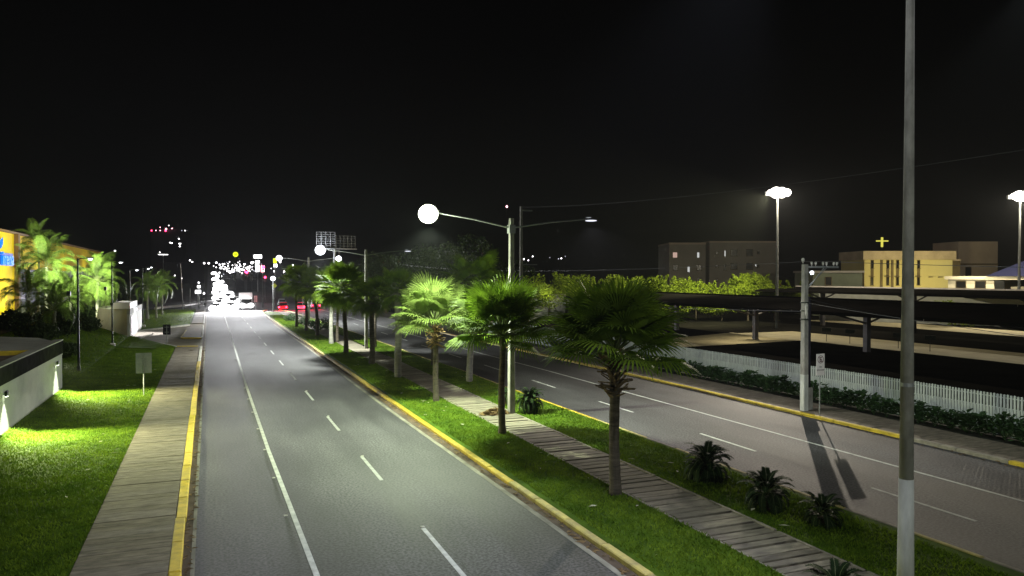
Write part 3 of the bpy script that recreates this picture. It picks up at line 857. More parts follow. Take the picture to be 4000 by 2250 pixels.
def cycad(x, y, s_, label, n=34, seed=0, h=.35):
    t = thing('cycad', label, 'plant', (x, y, .14), 0, 'cycads on the median grass')
    b, top = trunk_mb(h, .17, .15, wob=0, seed=seed, n=10, base=1.0); b.build('trunk', M['boot'], t)
    ct = bpy.data.objects.new('crown', None); col.objects.link(ct); ct.parent = t; ct.location = top
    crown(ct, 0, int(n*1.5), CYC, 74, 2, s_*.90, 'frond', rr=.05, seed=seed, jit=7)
cycad(14.66, 19.9, 1.08, 'largest dark cycad on the median beside the right roadway', 48, 1, .30)
cycad(14.3, 16.7, .95, 'second dark cycad, lower right of the largest one', 36, 2, .35)
cycad(14.85, 15.2, .80, 'low faint cycad in shade near the big foreground pole', 26, 3, .15)
cycad(14.05, 32.7, .98, 'dark cycad right beside the concrete lamp pole foot', 40, 4, .45)
cycad(13.9, 35.3, .70, 'smaller dark cycad half hidden behind the lamp pole', 26, 5, .35)
cycad(11.7, 11.6, .80, 'cycad tip peeking in at the bottom edge of the photo', 26, 6, .05)

def leaf_cloud(centres, n, size, seed, flat=.55):
    """centres: (x,y,z,rx,ry,rz); leaves mostly on the outside of uneven clumps"""
    r = np.random.default_rng(seed); P = []; w = np.array([c[3]*c[4]*c[5] for c in centres])**.67; w = w/w.sum()
    for c, k in zip(centres, (w*n).astype(int)):
        d = r.normal(size=(k, 3)); d /= np.linalg.norm(d, axis=1)[:, None]
        rad = r.uniform(.35, 1.08, (k, 1))**.5
        rad *= 1+.18*np.sin(d[:, :1]*7+c[0])*np.cos(d[:, 1:2]*6+c[1])
        P.append(np.array(c[:3])+d*rad*np.array(c[3:6]))
    P = np.concatenate(P); k = len(P)
    a = r.normal(size=(k, 3)); a /= np.linalg.norm(a, axis=1)[:, None]
    u = np.cross(a, r.normal(size=(k, 3))); u /= np.linalg.norm(u, axis=1)[:, None]
    v = np.cross(a, u); s_ = size*r.uniform(.6, 1.4, (k, 1))
    V = np.stack([P-u*s_, P+v*s_*flat, P+u*s_, P-v*s_*flat], 1).reshape(-1, 3)
    return V
def cloud_mesh(name, V, m):
    nq = len(V)//4; me = bpy.data.meshes.new(name)
    me.vertices.add(len(V)); me.vertices.foreach_set('co', V.ravel().astype(np.float32))
    me.loops.add(nq*4); me.loops.foreach_set('vertex_index', np.arange(nq*4, dtype=np.int32))
    me.polygons.add(nq); me.polygons.foreach_set('loop_start', np.arange(0, nq*4, 4, dtype=np.int32))
    me.materials.append(m); me.update(calc_edges=True); return me

def tree(x, y, z, h, rad, label, m, n=3500, size=.16, seed=0, cat='tree', name='tree', group=None, spikes=0, low=.35):
    t = thing(name, label, cat, (x, y, z), 0, group)
    r = random.Random(seed); cs = []
    for i in range(9):
        a = r.uniform(0, 6.28); q = r.uniform(.1, .75)*rad
        zz = h*(low+(1-low)*r.uniform(.15, .82))
        s_ = rad*r.uniform(.32, .55)
        cs.append((q*math.cos(a), q*math.sin(a), zz, s_, s_, s_*r.uniform(.6, .9)))
    V = [leaf_cloud(cs, n, size, seed)]
    for i in range(spikes):
        a = r.uniform(0, 6.28); q = r.uniform(.2, .9)*rad; x0, y0 = q*math.cos(a), q*math.sin(a)
        dx, dy = r.uniform(-.7, .7), r.uniform(-.7, .7); L = r.uniform(.8, 1.7)
        for k in range(6):
            f = k/5
            V.append(leaf_cloud([(x0+dx*f, y0+dy*f, h*.86+L*(f-.35*f*f), .16, .16, .14)], 22, size*.8, seed+i*7+k))
    link('crown', cloud_mesh('crown', np.concatenate(V), m), t)
    b = MB(); b.tube([(0,0,0),(.08,.05,h*.3),(0,0,h*.6)], [.045*h*.5, .03*h*.5, .018*h*.5], 7)
    for i in range(4):
        c = cs[i]; b.tube([(.05,.03,h*.32),(c[0]*.5,c[1]*.5,(h*.32+c[2])/2),c[:3]], [.02*h*.5,.014*h*.5,.006*h*.5], 5)
    b.build('trunk', M['branch'], t)
    return t

# dark trees beyond the right roadway, behind the median palms
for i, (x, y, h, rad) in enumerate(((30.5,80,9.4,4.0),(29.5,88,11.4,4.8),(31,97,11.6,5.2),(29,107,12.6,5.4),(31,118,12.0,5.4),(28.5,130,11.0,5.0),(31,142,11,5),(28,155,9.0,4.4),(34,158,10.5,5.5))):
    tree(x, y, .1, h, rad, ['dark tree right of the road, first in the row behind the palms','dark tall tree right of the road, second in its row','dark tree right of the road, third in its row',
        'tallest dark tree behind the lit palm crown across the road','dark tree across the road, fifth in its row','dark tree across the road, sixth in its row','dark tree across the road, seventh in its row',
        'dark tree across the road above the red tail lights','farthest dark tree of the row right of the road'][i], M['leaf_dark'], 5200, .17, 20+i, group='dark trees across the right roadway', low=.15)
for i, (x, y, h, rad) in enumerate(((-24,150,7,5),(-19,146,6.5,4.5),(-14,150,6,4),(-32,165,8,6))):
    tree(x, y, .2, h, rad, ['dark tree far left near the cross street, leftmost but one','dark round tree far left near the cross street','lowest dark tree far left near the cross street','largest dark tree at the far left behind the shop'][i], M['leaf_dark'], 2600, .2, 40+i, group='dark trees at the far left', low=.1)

# bright bushy trees behind the canopies
bush = [(45.9,100),(50.5,99),(55,97.5),(59.5,96),(63,94.5),(66.5,93),(70,91.5),(73.5,90),(77,88.5)]
lb = ['dimmest bush at the left end of the lit bush row','second bush of the lit row from the left','third bush of the lit row from the left','fourth bush of the lit row from the left',
      'bright bush in the middle of the lit bush row','bright low bush right of the row middle','bright bush, third from the right end of its row','tallest bright bush beside the flood mast','rightmost bright bush below the apartment block']
for i, (x, y) in enumerate(bush):
    tree(x, y, .0, (7.0,6.6,6.2,6.4,6.6,5.6,5.4,7.0,5.6)[i], (4.2,4.0,3.8,3.8,3.7,3.5,3.3,3.3,3.3)[i], lb[i], M['leaf_bush'], 9500, .12, 60+i, 'bush', 'bush', 'leafy bushes lit beside the flood mast', spikes=7, low=.2)
tree(86, 92, 0, 6.3, 1.6, 'small bright shrub tree behind the no parking pole', M['leaf_bush'], 1500, .15, 75, 'bush', 'bush')
for i, (x, y) in enumerate(((94,62),(97,55),(90,70))):
    tree(x, y, 0, 3.4, 2.8, ['low lit bush seen under the far canopy, middle one','low lit bush seen under the far canopy, rightmost','low lit bush seen under the far canopy, leftmost'][i], M['leaf_bush'], 1500, .15, 78+i, 'bush', 'bush', 'low bushes beyond the canopies', low=.05)

# ornamental hedge shrubs in front of the picket fence
def shrub_mesh(seed):
    r = random.Random(seed); b = MB()
    for i in range(150):
        a = r.uniform(0, 6.28); q = r.uniform(0, .6); h = r.uniform(.15, .82)*(1-.3*q)
        px, py = q*math.cos(a), q*math.sin(a)
        d = Vector((math.cos(a)*r.uniform(.3,1), math.sin(a)*r.uniform(.3,1), r.uniform(.1, 1.0))).normalized()
        L = r.uniform(.20, .36); w = L*.27
        sd = d.cross(Vector((r.uniform(-.3,.3), r.uniform(-.3,.3), 1))).normalized()*w
        p = Vector((px, py, h)); m1 = p+d*L*.5; e = p+d*L+Vector((0,0,-L*.25))
        b.quad(p, m1-sd, e, m1+sd)
    for i in range(7):
        a = i*.9; b.tube([(0,0,0),(.35*math.cos(a),.35*math.sin(a),.55)], .012, 4, mi=0)
    return b.mesh('shrub', M['leaf_hedge'])
SH = [shrub_mesh(k) for k in range(4)]
k = 0
y = 8.0
while y < 62:
    s_ = random.uniform(.88, 1.2)
    o = link('hedge_shrub', SH[k % 4], None, (29.05+random.uniform(-.12, .25)-(.025*(y-36) if y > 36 else 0), y, .08), (0,0,random.uniform(0,6.28)), (s_*1.05, s_*1.05, s_*random.uniform(.85, 1.15)))
    tag(o, 'dark glossy-leaved shrub in the hedge row below the white picket fence', 'shrub', 'hedge shrubs below the picket fence')
    y += random.uniform(.62, .95); k += 1

# shrubs at the far end of the median
for i, (x, y, s_, lb) in enumerate(((10.9,112,1.2,'low dark shrub at the far left of the median tip'),(11.7,104,1.0,'low dark shrub beside the farthest palm trunk'),(12.6,92,1.6,'round dark shrub behind the bent palm trunk'),(12.0,99,1.0,'low dark shrub between the two farthest palms'))):
    o = link('shrub', cloud_mesh('shrub', leaf_cloud([(0,0,.45,.6,.6,.45),(.4,.2,.4,.5,.4,.35),(-.5,0,.35,.4,.4,.3)], 900, .07, 90+i), M['leaf_hedge']), None, (x, y, .12), None, s_)
    tag(o, lb, 'shrub')
# dark planting on the left bank
for i, (x, y, s_, lb) in enumerate(((-9.6,60,1.0,'dark shrub on the bank nearest the wall end'),(-11.5,63,1.3,'wide dark shrub on the bank behind the wall end'),(-11.2,71.5,1.2,'dark shrub on the bank between the lamp posts'),
        (-12.8,77,1.4,'dark shrub below the large bright feather palm'),(-10.6,79.5,1.2,'dark shrub at the bank foot near the portal'),(-12.2,86,1.5,'dark shrub against the guard portal side wall'),(-14.2,69,1.4,'dark shrub below the blue letters'),(-15.2,60,1.2,'dark shrub at the deck corner by the planter wall'))):
    o = link('shrub', cloud_mesh('shrub', leaf_cloud([(0,0,.5,.8,.8,.6),(.5,.3,.5,.6,.5,.5),(-.6,0,.4,.5,.5,.45),(.1,-.5,.8,.4,.4,.4)], 1700, .09, 110+i), M['leaf_dark']), None, (x, y, lz(x, y) if y < 88 else 1.5), None, s_)
    tag(o, lb, 'shrub', 'dark shrubs on the left bank')
for i, (x, y, lb) in enumerate(((-17.6, 90.2, 'spiky pale plant lit from below near the yellow wall'), (-15.6, 77, 'pale round plant lit from below by the planter wall'), (-15.5, 93, 'pale plant lit from below beside the bright palm'))):
    t = thing('agave', lb, 'plant', (x, y, 2.4), 0, 'uplit pale plants by the shop')
    b = MB(); r = random.Random(i)
    for k in range(26):
        a = k*2.4; el = R(r.uniform(25, 85)); L = r.uniform(.6, 1.0)*(1.3 if i == 0 else .8)
        d = Vector((math.cos(a)*math.cos(el), math.sin(a)*math.cos(el), math.sin(el))); sd = Vector((-math.sin(a), math.cos(a), 0))*.06
        b.quad(Vector((0,0,0))-sd, d*L*.5-sd, d*L, d*L*.5+sd)
    b.build('leaves', M['agave'], t)
    b = MB(); b.sphere((.7,-.5,.1), .09, 8, 5); b.build('uplight', G['lampcool'], t)
    lamp('POINT', t, (.65, -.55, .45), 3.2, (1,.98,.95), .08)

# fallen scraps and leaf litter
def scraps(name, label, regs, m, seed, size=(.04,.12)):
    r = random.Random(seed); b = MB()
    for (x0, x1, y0, y1, n, z) in regs:
        for i in range(n):
            x, y = r.uniform(x0, x1), r.uniform(y0, y1); a = r.uniform(0, 6.28); L = r.uniform(*size); w_ = L*r.uniform(.15, .5)
            c, s_ = math.cos(a), math.sin(a); zz = z+r.uniform(.0, .015)
            b.quad((x-c*L, y-s_*L, zz), (x+s_*w_, y-c*w_, zz+.02), (x+c*L, y+s_*L, zz+.004), (x-s_*w_, y+c*w_, zz+.012))
    return stuff(b.build(name, m), label, 'litter')
scraps('leaf_litter', 'brown leaf litter gathered along the kerb gutters', [(8.45,8.78,8,70,900,.012),(-.58,-.36,10,75,420,.012),(16.2,16.5,8,60,200,.01),(25.6,25.95,12,50,160,.01)], M['litter'], 1)
scraps('fallen_leaves', 'pale fallen leaf scraps lying on the lawns', [(9.2,11.3,12,60,36,.20),(13.5,15.8,12,50,22,.20),(-7,-3,14,60,22,.26)], M['leaf_scrap'], 2, (.05,.16))
b = MB(); r = random.Random(4)
for i in range(420):
    a = r.uniform(0, 6.28); q = r.random()**.6; x, y = .75*q*math.cos(a), .42*q*math.sin(a); z = .30*(1-q)*r.uniform(.3, 1)
    L = r.uniform(.08, .22); t_ = r.uniform(0, 6.28); c, s_ = math.cos(t_)*L, math.sin(t_)*L
    b.quad((x-c, y-s_, z), (x+s_*.2, y-c*.2, z+.05), (x+c, y+s_, z+.02), (x-s_*.2, y+c*.2, z+.03))
o = b.build('leaf_pile', M['litter']); o.location = (12.4, 33.0, .15); tag(o, 'brown heap of dry cuttings at the concrete lamp pole foot', 'leaf pile')
b = MB()
for i in range(60):
    a = r.uniform(0, 6.28); x, y = r.uniform(-.3,.3), r.uniform(-.2,.2); b.quad((x-.1,y,.02),(x,y-.04,.09),(x+.1,y+.03,.05),(x,y+.05,.08))
o = b.build('debris', M['fascia']); o.location = (-1.35, 70.8, .125); tag(o, 'small dark clump of debris on the left sidewalk', 'debris')

# ------------------------------------------------------------------ poles and street lamps
def cobra(t, root_pt, tip, lit, warm='lampgreen', color=(.86,1,.70), inten=900, big=.42):
    b = MB(); a = Vector(root_pt); e = Vector(tip)
    mid = a.lerp(e, .5)+Vector((0,0,.05)); b.tube([a, mid, e], [.045,.04,.035], 8); b.build('arm', M['steel'], t)
    s_ = 1 if e.x > a.x else -1
    b = MB()
    n = 10
    for zz, rr in ((.0, 1.0),):
        b.sphere((e.x+s_*big*.45, e.y, e.z+.10), big*.55, 14, 8, sz=.22)
    b.build('lamp_head', M['steel'], t)
    b = MB(); b.sphere((e.x+s_*big, e.y, e.z-.06), big*.95, 18, 12, sz=.95 if lit else .12); b.build('lens', G[warm] if lit else G['lampoff'], t)  # lit bowl enlarged to stand in for the lamp's glare disc
    if lit:
        zl = e.z-.06-big*.95*.95-.14
        lamp('SPOT', t, (e.x+s_*big, e.y, zl), inten, color, .14, (0,0,-1), 140, .55)
        lamp('POINT', t, (e.x+s_*big, e.y, zl), inten*.13, color, .14)

def sq_pole(b, h, w0, w1, z0=0, mi=0):
    n = len(b.v)
    for z, w_ in ((z0, w0/2), (h, w1/2)):
        c = w_*.82
        b.v += [(-w_,-c,z),(-c,-w_,z),(c,-w_,z),(w_,-c,z),(w_,c,z),(c,w_,z),(-c,w_,z),(-w_,c,z)]
    for i in range(8):
        j = (i+1) % 8; b.f.append((n+i, n+j, n+8+j, n+8+i)); b.m.append(mi)
    b.f.append(tuple(n+8+i for i in range(8))); b.m.append(mi)

t = thing('street_lamp', 'tall square concrete lamp pole on the median, left lamp blazing', 'street lamp', (13.18, 32.9, .14), 0, 'twin-arm street lamps on the median')
b = MB(); sq_pole(b, 9.15, .30, .20); b.build('pole', M['pole'], t)
b = MB(); b.box(-.15,.15,-.15,.15,8.45,8.85,ch=.02); b.build('clamp', M['steel'], t)
cobra(t, (-.12,0,8.72), (-3.55,0,9.30), True, inten=1180, big=.47)
cobra(t, (.12,0,8.72), (3.9,0,9.22), False, big=.30)
lamp('SPOT', t, (4.2,0,8.95), 230, (.90,.86,.95), .12, (.15,0,-1), 150, .7)

t = thing('street_lamp', 'second concrete lamp pole down the median with lit left lamp', 'street lamp', (12.95, 67, .14), 0, 'twin-arm street lamps on the median')
b = MB(); sq_pole(b, 8.8, .28, .2); b.build('pole', M['pole'], t)
cobra(t, (-.1,0,8.3), (-3.5,0,8.75), True, 'lampcool', (.95,1,.92), 1050, .46)
cobra(t, (.1,0,8.3), (3.5,0,8.75), False, big=.3)
t = thing('street_lamp', 'third lamp pole down the median with both lamps lit', 'street lamp', (12.9, 108, .14), 0, 'twin-arm street lamps on the median')
b = MB(); sq_pole(b, 9.0, .28, .2); b.build('pole', M['pole'], t)
cobra(t, (-.1,0,8.5), (-3.5,0,8.95), True, 'lampcool', (.97,1,1), 900, .42)
cobra(t, (.1,0,8.5), (3.7,0,8.95), True, 'lampcool', (.95,1,.92), 700, .42)
t = thing('street_lamp', 'short lamp post with a single glaring head at the median tip', 'street lamp', (10.6, 140.5, .14))
b = MB(); b.tube([(0,0,0),(0,0,5.8)], [.10,.06], 8); b.build('pole', M['steel'], t)
b = MB(); b.sphere((0,0,6.0), .42, 12, 8, sz=.9); b.build('lens', G['lampcool'], t)
lamp('POINT', t, (0,-.55,6.0), 350, (.97,.98,1), .1)

t = thing('street_lamp', 'big tapered foreground pole, white painted base, crossing the right of the photo', 'street lamp', (12.02, 10.25, .0), 0)
b = MB(); b.tube([(0,0,0),(0,0,2.83)], [.155,.130], 20); b.build('painted_base', M['pole_white'], t, smooth=True)
b = MB(); b.tube([(0,0,2.831),(0,0,8),(0,0,12.6)], [.125,.092,.066], 20); b.build('pole', M['pole'], t, smooth=True)
b = MB(); b.tube([(0,0,4.55),(0,0,4.62)], [.122,.122], 20); b.build('band', M['steel'], t)
cobra(t, (-.05,0,12.4), (-3.2,.0,12.9), False, big=.34)
cobra(t, (.05,0,12.4), (3.2,.0,12.9), False, big=.34)
lamp('POINT', t, (-3.5,0,12.5), 15, (.9,.95,1), .12)  # fills added at the out-of-view heads to lighten the upper pole
lamp('POINT', t, (3.5,0,12.5), 15, (.9,.95,1), .12)
lamp('SPOT', t, (-3.5,0,12.6), 560, (.78,.82,1), .14, (-.30,.28,-1), 84, .9)
lamp('SPOT', t, (3.5,0,12.6), 420, (.90,1,.93), .14, (.66,.72,-.50), 62, .9)  # beam added at the out-of-view head to brighten the no-parking sign

t = thing('street_lamp', 'unseen street lamp added behind the footbridge to light the foreground pole', 'street lamp', (12.9, -6, .0), 0)
b = MB(); sq_pole(b, 9.0, .28, .2); b.build('pole', M['pole'], t)
cobra(t, (-.1,0,8.5), (-3.5,0,8.95), False, big=.4)
lamp('SPOT', t, (-3.9,0,8.6), 230, (.93,1,.90), .14, (.10,1,-.62), 120, .9)  # added behind the camera to light the near pole's front

# slender utility pole behind
t = thing('utility_pole', 'slender tall utility pole seen right beside the concrete lamp pole', 'utility pole', (26.6, 64, .0), 0, 'utility poles by the right kerb')
b = MB(); sq_pole(b, 12.95, .34, .18); b.build('pole', M['pole'], t)
b = MB(); b.box(-.1, 1.1, -.06, .06, 12.55, 12.67); b.build('crossarm', M['steel'], t)
b = MB(); b.box(.1, 1.6, -.04, .04, 7.6, 7.68); b.build('bracket', M['steel'], t)

# near utility pole on the right kerb
t = thing('utility_pole', 'square concrete pole with white painted foot next to the no parking sign', 'utility pole', (26.55, 28.4, .0), 0, 'utility poles by the right kerb')
b = MB(); sq_pole(b, 1.86, .29, .285); b.build('painted_foot', M['pole_white'], t)
b = MB(); sq_pole(b, 7.15, .28, .235, 1.862); b.build('pole', M['pole'], t)
b = MB(); b.box(-.05, 2.05, -.06, .06, 6.98, 7.08); b.build('crossarm', M['steel'], t)
for sx in (.35, .75):
    b = MB(); b.tube([(.0,0,5.7+sx*.3),(1.05+sx*.4,0,7.0)], .022, 5); b.build('brace', M['steel'], t)
ins = MB(); ins.tube([(0,0,0),(0,0,.06),(0,0,.07),(0,0,.12),(0,0,.13),(0,0,.20)], [.02,.02,.06,.055,.065,.04], 8); ins = ins.mesh('insulator', M['ceramic'])
for x in (.42, .66, 1.12, 1.34, 1.80, 2.0): link('insulator', ins, t, (x, 0, 7.08))
link('insulator', ins, t, (-.12, 0, 7.2), None, 1.3)
b = MB(); b.tube([(0,0,1.2),(0,0,5.6)], .11, 10); b.build('riser_pipe', M['fascia'], t, loc=(.42, .18, 0))
b = MB(); b.box(.28, .56, .02, .34, 0, 1.2, ch=.02); b.build('plinth', M['pole'], t)
b = MB(); b.tube([(-.02,-.16,4.55),(-.1,-.22,4.8),(-.12,-.22,5.1),(-.02,-.16,5.35)], [.02,.06,.07,.02], 7); b.build('cable_clamp', M['ceramic'], t)
b = MB()
for z in (4.5, 4.9, 5.3): b.tube([(0,0,z),(0,0,z+.05)], .205, 12)
b.build('strap', M['dark_metal'], t)
b = MB(); b.sphere((.34,-.1,6.75), .085, 10, 6); b.build('lens', G['lampcool'], t)
b = MB(); b.tube([(.1,-.05,6.7),(.3,-.1,6.85)], .015, 5); b.build('lamp_bracket', M['steel'], t)

def cable(pts_a, pts_b, sag, label, r=.012, n=24):
    a, c = Vector(pts_a), Vector(pts_b); b = MB(); P = []
    for i in range(n+1):
        f = i/n; q = a.lerp(c, f); q.z -= sag*4*f*(1-f); P.append(q)
    b.tube(P, r, 4); o = b.build('cable', M['wire']); return tag(o, label, 'cable')
cable((26.6,64,12.9), (27.2,2,11.4), .9, 'thin overhead cable rising to the upper right behind the big pole', .007)
cable((26.9,28.4,7.3), (26.2,110,8.3), .7, 'overhead cable running left from the near utility pole top', .009)
cable((27.3,28.4,7.3), (27.0,-20,7.0), .5, 'overhead cable running right from the first insulator pair', .011)
cable((27.8,28.4,7.3), (27.5,-20,7.0), .5, 'overhead cable running right from the middle insulator pair', .011)
cable((26.5,28.3,4.9), (26.2,110,5.6), .8, 'lower sagging cable running left from the pole clamp', .014)
cable((26.6,28.3,5.3), (26.9,-20,4.6), 1.0, 'lower sagging cable running right from the pole clamp', .014)
cable((26.6,28.3,5.5), (60,34,3.6), 1.0, 'service cable drooping from the pole towards the canopies', .010)

# no-parking sign
t = thing('no_parking_sign', 'white NO ESTACIONE sign with crossed E on a thin post', 'sign', (26.35, 27.2, .12))
b = MB(); b.tube([(0,0,0),(0,0,2.85)], .028, 8); b.build('post', M['steel'], t)
b = MB(); b.box(-.24, .24, -.045, -.03, 1.86, 2.86); b.build('panel', M['signwhite'], t)
b = MB()
n = 32
for i in range(n):
    a0, a1 = 2*math.pi*i/n, 2*math.pi*(i+1)/n
    p = lambda r_, a: (r_*math.cos(a), -.049, 2.60+r_*math.sin(a))
    b.quad(p(.155,a0), p(.155,a1), p(.182,a1), p(.182,a0))
b.build('ring', M['signred'], t)
me, _ = text_mesh('E', .30, .001, M['signred'], 'letter', 'CENTER', .006); o = link('letter', me, t, (0,-.050,2.49), (R(90),0,0))
b = MB(); b.box(-.15,.15,-.012,.012,-.002,.002); o = b.build('slash', M['signred'], t); o.location=(0,-.054,2.60); o.rotation_euler=(R(90),0,0); o.rotation_euler = (Matrix.Rotation(R(90),3,'X')@Matrix.Rotation(R(-45),3,'Z')).to_euler()
me, _ = text_mesh('NO', .10, .001, M['signtext'], 'lettering', 'CENTER', .002); link('lettering', me, t, (0,-.050,2.22), (R(90),0,0))
me, _ = text_mesh('ESTACIONE', .083, .001, M['signtext'], 'lettering', 'CENTER', .002); link('lettering', me, t, (0,-.050,2.08), (R(90),0,0))

# ------------------------------------------------------------------ picket fence
fx = lambda y: 30.4-(.025*(y-36) if y > 36 else 0)
t = thing('picket_fence', 'long pale picket fence on a low wall behind the hedge', 'fence', (0, 0, 0))
b = MB(); ys = [2, 36, 80]
for y0, y1 in zip(ys, ys[1:]):
    x0, x1 = fx(y0), fx(y1); n = len(b.v)
    b.box(-.1, .1, y0, y1, 0, .72)
    for i in range(8):
        v = b.v[n+i]; b.v[n+i] = (v[0]+(x0 if v[1] == y0 else x1), v[1], v[2])
b.build('base_wall', M['fence_wall'], t)
pk = MB(); pk.box(-.02, .02, -.038, .038, 0, .99, ch=.015); pk = pk.mesh('picket', M['fence'])
y = 14.0
for i in range(300):
    link('picket', pk, t, (fx(y), y, .722+random.uniform(-.01,.01))); y += .145
b = MB(); yy = y
while yy < 80:
    b.box(fx(yy)-.02, fx(yy)+.02, yy-.038, yy+.038, .722, 1.71); yy += .145
yy = 14.0-.145
while yy > 2:
    b.box(fx(yy)-.02, fx(yy)+.02, yy-.038, yy+.038, .722, 1.71); yy -= .145
o = b.build('picket_row', M['fence'], t); o['kind'] = 'stuff'
b = MB(); yy = 2.07
while yy < 70:
    b.box(fx(yy)-.012, fx(yy)+.012, yy-.028, yy+.028, .722, 1.13); yy += .145
o = b.build('infill_pickets', M['fence'], t); o['kind'] = 'stuff'
for z in (1.12, 1.55):
    b = MB()
    for y0, y1 in zip(ys, ys[1:]):
        x0, x1 = fx(y0)+.035, fx(y1)+.035; n = len(b.v)
        b.box(-.012, .012, y0, y1, z, z+.04)
        for i in range(8):
            v = b.v[n+i]; b.v[n+i] = (v[0]+(x0 if v[1] == y0 else x1), v[1], v[2])
    b.build('rail', M['fence'], t)

# ------------------------------------------------------------------ car park beyond the fence
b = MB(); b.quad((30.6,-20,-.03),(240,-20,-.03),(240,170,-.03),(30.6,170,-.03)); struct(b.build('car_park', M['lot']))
b = MB(); b.box(56.5, 64.5, -10, 71, -.02, .0)  # pale lane stops where the lit strip gives way to shade
b.poly([(34.5,56.8,-.01),(40.7,59.1,-.01),(56.49,60.6,-.01),(56.49,72,-.01),(47.3,68.7,-.01),(34.5,63.2,-.01)])  # pale patch drawn in the outline of the lit strip
b.box(82, 90, -10, 88, -.02, .0); b.box(105, 111, -10, 88, -.02, .0)
struct(b.build('car_park_lane', M['lane']))

def canopy(x0, x1, z0, z1, y0, y1, cols, cx, label):
    t = thing('canopy', label, 'canopy', (cx, y0, 0), 0, 'long flat car park canopies')
    b = MB(); b.prism([(x0-cx,z0-.12),(x1-cx,z1-.12),(x1-cx,z1),(x0-cx,z0)], 0, y1-y0); b.build('roof', M['canopy'], t)
    b = MB(); b.box(x1-cx+.01, x1-cx+.10, 0, y1-y0, z1-.05, z1+.17); b.build('edge_flashing', M['canopy_edge'] if 'bright' in label else M['canopy'], t)  # pale upstand on the second row stands in for its lit roof edge
    b = MB(); b.box(x0-cx-.10, x0-cx-.002, 0, y1-y0, z0-.26, z0+.02); b.build('front_beam', M['canopy'], t)
    for y in cols:
        b = MB(); b.box(-.22,.22,-.22,.22,0,z0-.05+(z1-z0)*(cx-x0)/(x1-x0)-.1); b.build('column', M['column'], t, loc=(0,y-y0,0))
        b = MB(); b.tube([(0,0,z0-1.1),(x1-cx-1.0,0,z1-.28)], .09, 6); b.tube([(0,0,z0-1.1),(x0-cx+1.0,0,z0-.25)], .09, 6); b.build('strut', M['column'], t, loc=(0,y-y0,0))
    return t
canopy(48.5, 58.5, 3.55, 4.2, 40, 100, (49.3, 63.7, 78, 92), 53, 'nearest long dark canopy left of the utility pole')
canopy(48.5, 58.5, 3.55, 4.2, 18, 39.9, (21, 35), 54.5, 'nearest long dark canopy right of the big pole')
canopy(72.5, 80.5, 4.62, 5.0, 18, 88, (22, 36, 50, 64, 78), 76, 'second canopy row with a bright thin roof edge')
canopy(94, 103, 3.9, 4.3, 18, 82, (22, 38, 54, 70), 98, 'third and farthest dark canopy row')

for i, (x, y) in enumerate(((48.9, 61.5), (53.6, 64.2))):
    t = thing('canopy_fill_light', ['added fill light under the nearest canopy, by its front beam','added fill light under the nearest canopy, behind the column'][i], 'light', (x, y, 3.22), 0, 'fill lights added under the nearest canopy')
    b = MB(); b.box(-.5,.5,-.08,.08,0,.08,ch=.02); b.build('housing', M['column'], t)
    lamp('SPOT', t, (0,0,-.06), 34, (1,.88,.60), .1, (-.25,0,-1), 150, .8)  # added to brighten the lane where the canopy shades it

def mast(x, y, h, label, w_road, w_pt, aim):
    t = thing('flood_mast', label, 'floodlight mast', (x, y, 0), 0, 'tall floodlight masts in the car park')
    b = MB(); b.tube([(0,0,0),(0,0,h)], [.20,.11], 10); b.build('mast', M['steel'], t)
    b = MB(); b.tube([(-1.0,.4,h),(1.0,-.4,h)], .06, 6); b.build('crossbar', M['steel'], t)
    for i, dx in enumerate((-.95, -.32, .32, .95)):
        b = MB(); b.sphere((dx, -.4*dx-.25, h+.12), (.42,.74,.70,.50)[i], 14, 9, sz=.95); b.build('flood_lens', G['lampwarm'], t)  # spheres oversized so they merge into one blob of glare
        b = MB(); b.box(dx-.25, dx+.25, -.4*dx+.35, -.4*dx+.60, h-.2, h+.35, ch=.1); b.build('flood_housing', M['steel'], t)
    lamp('POINT', t, (0,-.2,h-.75), w_pt, (1,.90,.66), .3)
    if w_road: lamp('SPOT', t, (-.4,.9,h-.2), 4800, (1,.97,.55), .16, (-8,18,-11), 120, .8)
    if w_road: lamp('SPOT', t, (-.7,-.9,h-.2), w_road, (1,.88,.72), .16, aim, 44, .9)
mast(66.3, 75.7, 16.9, 'tall floodlight mast left of the big pole, blazing warm white', 5200, 1300, (-45,-55,-17))
mast(99.6, 67.8, 17.0, 'tall floodlight mast at the right photo edge', 0, 2600, None)
for i, (x, y) in enumerate(((57.6,58.6),(57.9,55.9),(58.2,50.6),(58.4,47.5))):
    t = thing('bay_sign', ['small dark bay sign on the lit lane nearest the utility pole','second small dark bay sign from the utility pole','small dark bay sign left of the big pole','small dark bay sign right of the big pole'][i], 'sign', (x, y, 0), 0, 'small dark bay signs along the lit lane')
    b = MB(); b.tube([(0,0,0),(0,0,1.2)], .03, 6); b.build('post', M['dark_metal'], t)
    b = MB(); b.box(-.42,.42,-.02,.02,1.0,1.4); b.build('panel', M['dark_metal'], t)
    t.rotation_euler = (0,0,R(-50))

